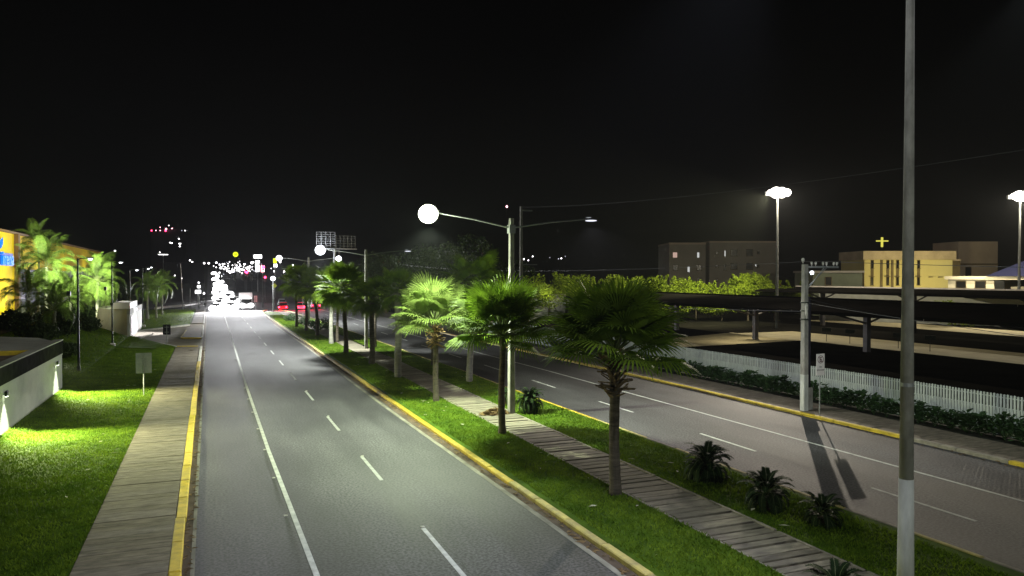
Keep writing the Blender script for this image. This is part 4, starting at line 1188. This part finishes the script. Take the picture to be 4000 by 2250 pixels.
# ------------------------------------------------------------------ buildings on the right
def facade_thing(name, label, xl, yl, xr, yr, group=None):
    a = math.atan2(yr-yl, xr-xl)
    return thing(name, label, 'building', (xl, yl, 0), a, group), math.hypot(xr-xl, yr-yl)
def window(parent, x, z, w_, h_, pane, fm=None, fr=.07):
    f = MB()
    f.box(x-fr, x+w_+fr, -.10, -.002, z-fr, z); f.box(x-fr, x+w_+fr, -.10, -.002, z+h_, z+h_+fr)
    f.box(x-fr, x, -.10, -.002, z, z+h_); f.box(x+w_, x+w_+fr, -.10, -.002, z, z+h_)
    f.box(x-fr*2, x+w_+fr*2, -.2, -.101, z-fr*1.5, z-fr*.2)
    o = f.build('window', fm or M['stainwall'], parent)
    p_ = MB(); p_.box(x, x+w_, -.03, -.004, z, z+h_); p_.build('pane', pane, o)
    return o

t, L = facade_thing('apartment_building', 'dim taupe apartment block behind the bushes, left section', 107.5, 161.6, 116.0, 158.2)
b = MB(); b.box(0, L, 0, 14, 0, 14.5); b.build('wall', M['apt'], t)
b = MB(); b.box(-.1, L+.1, -.15, 14, 14.502, 14.95); b.build('parapet', M['apt2'], t)
for x, z, pn in ((.9,11.2,G['win']),(7.0,11.2,G['win2']),(1.0,8.0,M['pane']),(4.6,7.6,G['win2']),(7.0,8.0,M['pane']),(1.0,4.8,M['pane']),(7.0,4.8,M['pane'])):
    window(t, x, z, .55 if pn is G['win2'] else 1.1, 1.3, pn)
t, L = facade_thing('apartment_building', 'dim taupe apartment block behind the bushes, right section with dark square windows', 116.3, 157.0, 132.0, 150.7)
b = MB(); b.box(0, L, 0, 14, 0, 14.9); b.build('wall', M['apt'], t)
b = MB(); b.box(-.1, L+.1, -.15, 14, 14.902, 15.3); b.build('parapet', M['apt2'], t)
for z in (11.6, 8.2, 4.8):
    for x, w_ in ((5.3,1.6),(9.2,1.6)): window(t, x, z, w_, 1.6, M['pane'])
    for x in (1.6, 11.9): window(t, x, z+.5, .5, .6, M['pane'])
window(t, 3.7, 11.5, .3, 1.4, G['win2']); window(t, 3.6, 8.0, .5, 1.5, M['pane']); window(t, 11.4, 9.0, .28, .5, G['win2'])

t, L = facade_thing('yellow_apartment_building', 'warm yellow lit building with pale top band right of the utility pole', 112.8, 105.6, 127.9, 99.5)
b = MB(); b.box(0, L, 0, 10, 0, 9.6); b.build('wall', M['cream'], t)
b = MB(); b.box(-.45, L+.4, -.5, 10, 9.602, 11.2); b.build('parapet', M['parapet'], t)
for x in (2.9, 4.9): 
    b = MB(); b.box(x, x+.45, -.12, -.002, 0, 9.55); b.build('pier', M['stainwall'], t)
for x in (1.2, 4.1, 5.9, 9.8):
    for z in (4.9, 8.0): window(t, x, z, .42, 1.45, M['pane'])
    b = MB(); b.box(x-.05, x+.5, -.05, -.002, 6.4, 7.9); b.build('stained_strip', M['stainwall'], t)
    b = MB(); b.box(x-.4, x+.5, -.5, -.002, 6.42, 6.5); b.build('sunshade', M['stainwall'], t)
for x in (11.8, 13.6):
    b = MB(); b.box(x, x+.7, -.4, -.002, 6.3, 6.4); b.build('sunshade', M['stainwall'], t)
lamp('SPOT', t, (8, -14, 1.0), 620, (1,.86,.38), .3, (0,1,.40), 100, .9)
t2, L = facade_thing('yellow_apartment_building', 'narrow yellow-brown wing between the yellow building and tall block', 128.2, 100.2, 130.2, 99.4)
b = MB(); b.box(0, L, .5, 8, 0, 9.4); b.build('wall', M['stainwall'], t2); b = MB(); b.box(0, L, .2, 8, 9.402, 9.7); b.build('parapet', M['apt2'], t2)

t, L = facade_thing('tower_block', 'plain brown block rising behind the low white house', 151.9, 116.8, 159.9, 113.6)
b = MB(); b.box(0, L, 0, 10, 0, 14.1); b.build('wall', M['apt2'], t)
b = MB(); b.box(-.08, L+.08, -.1, 10, 9.0, 9.3); b.build('string_course', M['stainwall'], t)
window(t, 1.6, 6.6, 1.2, 1.9, M['pane'])
t, L = facade_thing('grey_house', 'dim green-grey flat roofed house behind the canopy edge', 92.8, 97.4, 100.4, 94.4)
b = MB(); b.box(0, L, 0, 8, 0, 7.1); b.build('wall', M['greyhouse'], t)
b = MB(); b.box(-.3, L+.2, -.35, 8, 7.102, 7.45); b.build('roof', M['apt'], t)
window(t, 2.0, 5.1, 1.0, 1.3, M['pane'])
t, L = facade_thing('low_house', 'low white house with navy hipped roof at the right edge', 104.5, 82.0, 108.2, 66.0)
t.rotation_euler = (0, 0, math.atan2(-16.0, 3.7)); t.location.z = .45
b = MB(); b.box(0, 6.4, 0, 8, 0, 5.6); b.box(8.2, 20, .9, 8, 0, 4.6); b.build('wall', M['housewall'], t)
b = MB(); b.box(-.3, 20.3, -.5, 8, 5.602, 6.1); b.build('eave', M['housewall'], t)
b = MB(); b.poly([(5.6,-.8,6.12),(20.5,-.8,6.12),(17.5,4,8.3),(8.6,4,8.3)]); b.poly([(5.6,-.8,6.12),(8.6,4,8.3),(5.6,8.8,6.12)]); b.poly([(5.6,8.8,6.12),(8.6,4,8.3),(17.5,4,8.3),(20.5,8.8,6.12)]); b.poly([(20.5,-.8,6.12),(20.5,8.8,6.12),(17.5,4,8.3)])
b.build('roof', M['rooftile'], t)
window(t, 1.2, 4.35, 1.35, 1.0, M['pane']); window(t, 3.9, 4.35, 1.35, 1.0, M['pane'])
b = MB(); b.box(6.5, 7.7, .1, .3, 0, 5.5); b.build('door', M['pane'], t)
b = MB(); b.box(12.0, 12.5, -.3, .2, 0, 5.6); b.build('porch_column', M['housewall'], t)
lamp('SPOT', t, (4, -5.0, 7.0), 130, (1,.92,.68), .2, (.1,1,-.40), 130, .9)

t = thing('low_building', 'low pale flat wall seen between the lamp pole and dark palm', 'building', (44, 101, 0), R(-20))
b = MB(); b.box(-1.2, 4.6, 0, 3, 0, 3.75); b.build('wall', M['deck'], t)
b = MB(); b.box(-1.4, 4.8, -.15, 3.1, 3.752, 3.95); b.build('roof', M['apt'], t)
lamp('SPOT', t, (1.5,-3.6,4.6), 30, (1,1,.8), .2, (0,1,-.5), 120, .9)
b = MB(); b.box(0, 44, 0, .3, 0, 4.2); o = b.build('boundary_wall', M['wall']); o.location = (85, 88, 0); o.rotation_euler = (0,0,R(-62)); tag(o, 'pale boundary wall glimpsed under the second canopy', 'wall')

t = thing('rooftop_cross', 'small glowing yellow cross above the yellow building', 'cross', (115.9, 104.5, 11.2))
b = MB(); b.box(-.2, .2, -.05, .05, .75, 2.55); b.build('upright', G['cross'], t)
b = MB(); b.box(-1.15, 1.15, -.06, -.052, 1.75, 1.98); b.build('crosspiece', G['cross'], t)
b = MB(); b.tube([(0,0,-.0),(0,0,.75)], .05, 5); b.build('mast', M['dark_metal'], t)
t.rotation_euler = (0,0,R(-22))

# ------------------------------------------------------------------ vehicles
def car_meshes(paint, kind='sedan'):
    """car faces -Y (front at y=0), 4.4 m long"""
    b = MB()
    if kind == 'sedan':
        secs = [(0,.78,.30,.62),(.25,.86,.25,.72),(1.2,.88,.22,.86),(3.4,.88,.22,.92),(4.2,.85,.26,.88),(4.45,.78,.34,.70)]
        cab = [(1.1,.74,.88),(1.85,.62,1.42),(2.9,.62,1.44),(3.75,.72,.92)]
    elif kind == 'suv':
        secs = [(0,.84,.36,.80),(.25,.92,.30,.95),(1.2,.94,.28,1.05),(3.9,.94,.28,1.08),(4.5,.92,.32,1.05),(4.65,.86,.4,.9)]
        cab = [(1.0,.82,1.05),(1.6,.72,1.72),(4.0,.72,1.74),(4.5,.82,1.08)]
    else:
        secs = [(0,.95,.45,1.1),(.15,1.0,.40,1.2),(1.8,1.0,.40,1.25),(2.0,1.0,.5,.9),(6.8,1.0,.5,.9),(6.9,1.0,.5,.9)]
        cab = [(.05,.95,1.2),(.55,.88,2.1),(1.75,.88,2.15),(1.85,.95,1.2)]
    N = len(secs); base = len(b.v)
    for y, w_, z0, z1 in secs:
        b.v += [(-w_,y,z0+.05),(-w_*.93,y,z0),(w_*.93,y,z0),(w_,y,z0+.05),(w_,y,(z0+z1)/2),(w_*.92,y,z1),(-w_*.92,y,z1),(-w_,y,(z0+z1)/2)]
    for i in range(N-1):
        for k in range(8):
            a, c = base+i*8+k, base+i*8+(k+1) % 8
            b.f.append((a, c, c+8, a+8)); b.m.append(0)
    b.f.append(tuple(base+k for k in reversed(range(8)))); b.f.append(tuple(base+(N-1)*8+k for k in range(8))); b.m += [0, 0]
    body = b
    g = MB(); roof = MB()
    (y0,w0,z0),(y1,w1,z1),(y2,w2,z2),(y3,w3,z3) = cab
    g.quad((-w0,y0,z0),(w0,y0,z0),(w1,y1,z1),(-w1,y1,z1))
    g.quad((w3,y3,z3),(-w3,y3,z3),(-w2,y2,z2),(w2,y2,z2))
    g.quad((w0,y0,z0),(w3,y3,z3),(w2,y2,z2),(w1,y1,z1)); g.quad((-w3,y3,z3),(-w0,y0,z0),(-w1,y1,z1),(-w2,y2,z2))
    roof.box(-w1-.01, w1+.01, y1-.05, y2+.05, min(z1,z2)-.02, max(z1,z2)+.05, ch=.03)
    wh = MB(); wh.tube([(-.10,0,0),(.10,0,0)], .33 if kind != 'truck' else .45, 14)
    hub = MB(); hub.tube([(-.11,0,0),(.11,0,0)], .18, 10)
    return dict(body=body.mesh('body', paint, False), glass=g.mesh('windows', M['pane']), roof=roof.mesh('roof', paint),
                wheel=wh.mesh('wheel', M['tyre']), hub=hub.mesh('hub', M['steel']), len=secs[-1][0], w=secs[1][1], kind=kind, hz=(secs[0][3]+secs[0][2])/2+.12, tz=(secs[-1][3]+secs[-1][2])/2+.12)
def ball(n, r, m):
    b = MB(); b.sphere((0,0,0), r, 10, 6, sz=.75); return b.mesh(n, m)
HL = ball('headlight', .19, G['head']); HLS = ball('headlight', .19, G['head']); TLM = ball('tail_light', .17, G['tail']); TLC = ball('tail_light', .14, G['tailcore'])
def car(cm, x, y, z, label, group, heading=1, power=0, tail=0, rz=0, glare_scale=1.0, name='car', box=False, slope=0.0):
    """heading 1: coming towards the camera"""
    t = thing(name, label, 'truck' if box else 'car', (x, y, z), rz+(0 if heading == 1 else math.pi), group)
    if heading == -1: t.location.y = y+cm['len']
    link('body', cm['body'], t); link('windows', cm['glass'], t); link('roof', cm['roof'], t)
    rr = .33 if not box else .45
    for sx in (-1, 1):
        for wy in ((.85, cm['len']-.85)):
            w_ = link('wheel', cm['wheel'], t, (sx*(cm['w']-.08), wy, rr)); link('hub', cm['hub'], w_)
        link('headlight', HL, t, (sx*(cm['w']-.25), -.02, cm['hz']), None, glare_scale)  # lens sphere scaled up to stand in for the headlight glare
        link('tail_light', TLM if tail else ball('tail_light', .10, M['signred']), t, (sx*(cm['w']-.2), cm['len']+.0, cm['tz']), None, 1.0)
        if heading == 1 and power: lamp('SPOT', t, (sx*(cm['w']-.25), -.19*glare_scale-.25, cm['hz']+.1), power, (.98,.98,1), .12, (0,-1,-.16), 100, .9, name='headlight_bulb')
        if heading == -1 and tail: lamp('POINT', t, (sx*(cm['w']-.2), cm['len']+.35, cm['tz']), tail, (1,.02,.06), .1, name='tail_bulb')
    b = MB(); b.box(-.26,.26,-.03,-.005,cm['hz']-.28,cm['hz']-.16); b.build('number_plate', M['signwhite'], t)
    if box:
        b = MB(); b.box(-1.15, 1.15, 2.0, 6.9, .95, 3.3); b.build('cargo_box', M['carwhite'], t)
        b = MB(); b.box(-.9, .9, .9, 1.6, 2.2, 2.35); b.build('roof_light', G['far'], t)
    return t
CM = [car_meshes(M['carwhite']), car_meshes(M['cardark'], 'suv'), car_meshes(M['carsilver']), car_meshes(M['carred'])]
TRK = car_meshes(M['carwhite'], 'truck')
ONC = 'oncoming cars with blinding headlights'
car(CM[2], 1.3, 150, 0, 'leftmost front oncoming car with blinding headlights', ONC, 1, 2400, glare_scale=4.0)
car(CM[0], 3.9, 153, 0, 'middle front oncoming car with blinding headlights', ONC, 1, 2400, glare_scale=4.0)
car(TRK, 6.75, 154, 0, 'white box truck among the oncoming headlights', None, 1, 2200, glare_scale=3.2, name='box_truck', box=True)
spots_ = [(2.0,172),(5.0,178),(2.6,192),(6.4,196),(4.8,214),(2.2,222),(5.6,238),(3.0,252),(6.2,268),(2.6,285),(5.0,305),(3.2,330),(6.0,355),(3.8,385),(5.6,420),(3.4,460),(5.8,510),(3.6,570)]
words = ['second','third','fourth','fifth','sixth','seventh','eighth','ninth','tenth','eleventh','twelfth','thirteenth','fourteenth','fifteenth','sixteenth','seventeenth','eighteenth','nineteenth']
for i, (x, y) in enumerate(spots_):
    car(CM[i % 3], x, y, hill(y), 'oncoming car, %s row back in the blaze of headlights' % words[i], ONC, 1, 260 if i < 6 else 0, glare_scale=3.4+i*.22)
car(CM[3], 13.7, 150, 0, 'red car with glowing tail lights, leftmost of three', 'cars stopped with red tail lights', -1, tail=30, rz=R(-8))
car(CM[2], 16.9, 150, 0, 'silver car with one flaring red tail light behind palm trunks', 'cars stopped with red tail lights', -1, tail=45, rz=R(-6))
car(CM[1], 20.0, 153, 0, 'dark car with red tail lights half hidden by palms, rightmost', 'cars stopped with red tail lights', -1, tail=12, rz=R(-4))
car(CM[0], 15.2, 172, 0, 'pale van with bright roof beyond the red tail lights', None, -1, rz=R(-4), tail=0, glare_scale=.6)

# ------------------------------------------------------------------ far street: signs, gantry, billboard, city lights
def az(u, Y):    # bearing of a far feature as seen from the footbridge, at distance Y along the road
    return Y*math.tan(math.atan((u-1288)/1900)+R(YAW))
def zz(v, u, Y):
    X = az(u, Y); Z = X*math.sin(R(YAW))+Y*math.cos(R(YAW)); return CAM_H+(694-v)/1900*Z

t = thing('billboard', 'back of a big billboard, bare lattice lit from its lower left', 'billboard', (25.9, 170, 0), R(-6))
b = MB(); b.tube([(0,0,0),(0,0,12.6)], .32, 10); b.tube([(1.0,.4,10.5),(1.0,.4,12.6)], .1, 6); b.build('column', M['steel'], t)
g = MB()
for i in range(5): g.box(-3.9+i*1.0, -3.82+i*1.0, -.05, .05, 12.7, 16.3)
for k in range(8): g.box(-3.9, .1, .051, .12, 12.72+k*.5, 12.79+k*.5)
g.build('lattice', M['steel'], t)
g = MB()
for i in range(6): g.box(.4+i*.85, .46+i*.85, .8+i*.3, .86+i*.3, 12.7, 15.6)
for k in range(6): g.tube([(.4,.9,12.75+k*.56),(4.7,2.5,12.75+k*.56)], .035, 4)
g.build('lattice', M['steel'], t)
b = MB(); b.box(-3.9, 4.8, -.9, -.1, 12.45, 12.62); b.build('catwalk', M['steel'], t)
lamp('POINT', t, (-3.2,-1.4,12.3), 260, (.85,.9,1), .1)

def lit_sign(u, v0, v1, wpx, Y, m, label, name='lit_sign', pole=True, bars=0):
    Z = az(u, Y)*math.sin(R(YAW))+Y*math.cos(R(YAW)); w_ = wpx/1900*Z; z0, z1 = zz(v1, u, Y), zz(v0, u, Y)
    t = thing(name, label, 'sign', (az(u, Y), Y, 0))
    if bars:
        for i in range(bars):
            f0, f1 = z0+(z1-z0)*(i+.06)/bars, z0+(z1-z0)*(i+.90)/bars
            b = MB(); b.box(-w_/2*random.uniform(.7,1), w_/2*random.uniform(.6,1), -.15, .15, f0, f1); b.build('lit_panel', m, t)
    else:
        b = MB(); b.box(-w_/2, w_/2, -.2, .2, z0, z1); b.build('lit_panel', m, t)
    b = MB(); b.tube([(0,.25,hill(Y)-.1),(0,.25,z0)], .18, 6); b.build('column', M['steel'], t)
    b = MB(); b.box(-w_/2-.08, w_/2+.08, .201, .3, z0-.08, z1+.08); b.build('frame', M['steel'], t)
    return t
lit_sign(649, 641, 650, 19, 300, G['white'], 'wide white lit sign panel at the top of a far tall pole')
lit_sign(648, 655, 684, 11, 301, G['white'], 'tall white lit pylon sign below the wide panel', bars=5)
lit_sign(661, 668, 684, 8, 290, G['redm'], 'pinkish red lit sign beside the white pylon')
lit_sign(498, 730, 738, 13, 190, G['white'], 'lower white lit sign left of the headlights')
lit_sign(500, 718, 724, 7, 192, G['white'], 'upper small white lit sign left of the headlights')
lit_sign(693, 664, 672, 8, 240, G['white'], 'small white lit box below a yellow sign')
lit_sign(692, 650, 662, 8, 239.5, G['yel'], 'small yellow lit sign above a white box')
t = lit_sign(411, 640, 640.8, 22, 400, G['far'], 'thin white strip light on a far building')
t = thing('round_sign', 'round yellow-green lit sign high above the traffic', 'sign', (az(593,330), 330, 0))
b = MB(); r_ = 6/1900*330; b.sphere((0,0,zz(640,593,330)), r_, 14, 8); b.build('lit_disc', G['yel'], t)
b = MB(); b.tube([(0,.4,hill(330)-.2),(0,.4,zz(640,593,330)-r_)], .2, 6); b.build('column', M['dark_metal'], t)
b = MB()
for dx in (-.45,-.1,.25): b.box(dx, dx+.14, -r_-.05, -r_+.1, zz(640,593,330)-.35, zz(640,593,330)+.4)
b.build('mark', M['dark_metal'], t)
def ball_sign(u, v, Y, r_, m, label):
    t = thing('traffic_light', label, 'traffic light', (az(u,Y), Y, 0), 0, 'red traffic lights at the far junction')
    z = zz(v,u,Y); b = MB(); b.box(-.28,.28,0,.25,z-.6,z+1.1, ch=.04); b.build('housing', M['dark_metal'], t)
    for k, dz in enumerate((0, .42, .84)):
        b = MB(); b.tube([(0,-.06,z-.25+.38*k),(0,.0,z-.25+.38*k)], .12, 10); b.build('lens', M['pane'] if k < 2 else m, t)
    b = MB(); b.sphere((0,-.1,z+.5), r_, 10, 6); b.build('lit_lens', m, t)
    b = MB(); b.tube([(0,.3,0),(0,.3,z-.6)], .07, 6); b.build('post', M['dark_metal'], t)
    lamp('POINT', t, (0,-.9,z+.5), 9, (1,.04,.1), .1)
ball_sign(621, 690, 215, .34, G['red'], 'red traffic light left of the white pylon sign')
ball_sign(618, 688, 218, .30, G['red'], 'second red traffic light right beside the first one')
ball_sign(667, 703, 190, .26, G['red'], 'lower red traffic light on a dark post')
ball_sign(662, 676, 260, .5, G['red'], 'upper red light beside the pinkish lit sign')
t = thing('signal_gantry', 'dark horizontal signal arm on a post beyond the median', 'gantry', (az(661,165), 165, 0))
b = MB(); b.tube([(0,0,0),(0,0,6.3)], .11, 8); b.build('post', M['dark_metal'], t)
b = MB(); b.tube([(0,0,6.0),(-8.5,0,6.15)], .08, 6); b.build('arm', M['dark_metal'], t)
for x in (-8.2,-5.5,-3.8,-2.2):
    b = MB(); b.box(x-.2,x+.2,-.12,.12,5.6,6.9,ch=.04); b.build('signal_head', M['dark_metal'], t)
for i, (x, y, s_, z) in enumerate(((az(690,170),170,1.0,4.4),(az(762,120),120,.9,3.5))):
    t = thing('warning_sign', ['yellow-green diamond sign far beyond the median tip','yellow-green diamond sign behind the straight palm trunk'][i], 'sign', (x, y, .1), 0, 'diamond warning signs')
    b = MB(); b.tube([(0,0,0),(0,0,z)], .04, 6); b.build('post', M['steel'], t)
    b = MB(); b.box(-s_*.42,s_*.42,-.05,-.045,-s_*.42,s_*.42); o = b.build('panel', M['diamond'], t); o.location=(0,0,z); o.rotation_euler=(0,R(45),0)
    lamp('SPOT', t, (0,-6,z), 14, (1,1,.9), .05, (0,1,0), 30, .9)

def far_lamp(x, y, z, r_, m, label, group, pole=True, gz=0.0):
    t = thing('distant_lamp', label, 'lamp', (x, y, gz), 0, group)
    b = MB(); b.sphere((0,0,z-gz), r_, 8, 5); b.build('lens', m, t)
    if pole:
        b = MB(); b.tube([(0,.2,0),(0,.2,z-gz)], .06, 5); b.build('pole', M['dark_metal'], t)
rr = random.Random(12)
CITY = 'tiny white lamps of the far city on the rising avenue'
for i in range(95):
    f = rr.random()
    u = rr.gauss(592, 26) if i < 70 else rr.uniform(540, 720)
    v = 676+rr.gauss(0, 8)-(6 if i < 30 else 0)
    if v > 690: v = 690-rr.random()*6
    if v < 657: v = 657+rr.random()*8
    Y = 420+ (690-v)*11+rr.uniform(-40, 60)
    Z = Y*.99
    far_lamp(az(u,Y), Y, zz(v,u,Y), (rr.choice((.9,1.0,1.2,1.5,2.1)))/1900*Z, G['far'] if rr.random() < .8 else G['fardim'], 'tiny white lamp among the far city lights on the rising avenue', CITY, True, hill(Y)-.1)
for i, (u, v, Y, px, m, lb) in enumerate(((556,674,260,5.5,'white','bright lamp above the left of the headlight blaze'),(552,686,240,4,'white','bright lamp just under the left blaze lamp'),(545,697,225,5,'white','glaring lamp left edge of the headlight column'),(553,706,215,6,'white','glaring lamp inside the headlight column'),
        (615,665,300,4,'far','lamp glowing left of the white pylon'),(634,661,280,6.5,'white','bright lamp glowing beside the wide white panel'),(705,659,260,4.5,'far','lamp glowing right of the red lights'),(737,667,240,4,'far','lamp above the dark farthest palm'),
        (290,631,420,3,'far','lone lamp above the yellow shop roof'),(478,655,350,3,'far','left lamp of a far pair'),(484,659,350,3,'far','right lamp of a far pair'),(514,662,330,4,'far','small lamp left of the city lights'),
        (440,693,260,2.5,'far','small lamp low at the far left'),(457,700,240,2.5,'far','small lamp low beside the far left pole'),(513,738,185,4.5,'white','low lamp beside the white sign, left of traffic'),(500,711,200,4,'white','lamp above the small white sign'))):
    Z = Y*.99
    far_lamp(az(u,Y), Y, zz(v,u,Y), px*.5/1900*Z, G[m], lb, None, True, hill(Y)-.1)
RG = 'small lamps on the far horizon right of the lamp pole'
for i, (u, v, px) in enumerate(((1312,646,5),(1318,652,4),(1329,655,3.5),(1340,645,3.5),(1383,648,2),(1405,651,3),(1412,650,3.5),(1422,645,2),(1325,665,3),(1570,640,1.5))):
    Y = 380+i*8; far_lamp(az(u,Y), Y, zz(v,u,Y), px*.42/1900*(az(u,Y)*.373+Y*.928), G['far'] if px > 3 else G['fardim'], 'small white lamp on the far horizon right of the concrete pole', RG, True, 0)
o_ = thing('aircraft_light', 'single red light in the sky left of the concrete pole top', 'light', (az(1275,300), 300, zz(520,1275,300)))
b = MB(); b.sphere((0,0,0), .45, 8, 5); b.build('lens', G['redm'], o_)
b = MB(); b.tube([(0,.3,-zz(520,1275,300)),(0,.3,0)], .05, 4); b.build('radio_mast', M['dark_metal'], o_)

# far high-rise with roof lights
t = thing('high_rise', 'dark far high-rise topped with red and white lights', 'building', (-49.6, 774, 0), R(-21.9))
b = MB(); b.box(0, 33, 0, 20, 0, 47); b.build('wall', M['tower'], t)
b = MB(); b.box(6, 26, 2, 18, 47.01, 50); b.build('penthouse', M['tower'], t)
for i, (x, z, r_, m) in enumerate(((1,48.5,1.1,'red'),(5,48.6,.7,'redm'),(9,48.6,.7,'redm'),(9,51.5,.6,'redm'),(14,48.4,1.3,'red'),(14.5,50,1.3,'redm'),(17,53.2,.6,'far'),(20,50.5,.8,'redm'),(29,48.5,.6,'fardim'),(32,48.5,.7,'far'))):
    b = MB(); b.sphere((x,-.3,z), r_*.62, 8, 5); b.build('roof_light', G[m], t)
for x, z, w_ in ((17.5,37,1.2),(19,36.6,1.2),(25.5,40.5,1.1),(26,36,2.0),(26.2,33.5,1.4),(8,28,.7)):
    window(t, x, z, w_, .8, G['far'], M['tower'], .1)
t = thing('far_building', 'dim far building left of the traffic with a lit top edge', 'building', (az(395,420), 420, 0))
b = MB(); b.box(0, 22, 0, 15, 0, 13); b.build('wall', M['tower'], t); b = MB(); b.box(-.2, 22.2, -.2, 15, 13.01, 13.6); b.build('roof', M['tower'], t)
# thin far-left poles and guard rail by the cross street
for i, (u, v, h) in enumerate(((460,772,9),(500,756,3),(478,765,4))):
    X, Y = az(u, 160+i*4), 160+i*4
    t = thing('utility_pole', ['thin pale leaning pole by the far left cross street','short post by the far left junction','thin short pole by the far left junction'][i], 'pole', (X, Y, 0), 0, 'thin poles by the far left junction')
    b = MB(); b.tube([(0,0,0),(-.4 if i == 0 else 0,0,h)], .09, 6); b.build('pole', M['steel'], t)
b = MB(); b.tube([(-9.5,157,.5),(-4.5,161,.8),(-1.8,170,.9)], .22, 5); o = b.build('guard_rail', M['signwhite']); tag(o, 'short white guard rail left of the headlights', 'guard rail')

# ------------------------------------------------------------------ night air
b = MB(); b.box(-460, 490, -60, 1060, -1.2, 62)
hz = bpy.data.materials.new('night_haze'); hz.use_nodes = True
n, l = hz.node_tree.nodes, hz.node_tree.links
n.remove(n['Principled BSDF'])
pv = n.new('ShaderNodeVolumePrincipled'); pv.inputs['Density'].default_value = HAZE
pv.inputs['Color'].default_value = (.9,.93,1,1); pv.inputs['Anisotropy'].default_value = 0.0
l.new(pv.outputs[0], n['Material Output'].inputs['Volume'])
stuff(b.build('haze', hz), 'thin night haze over the whole avenue', 'haze')
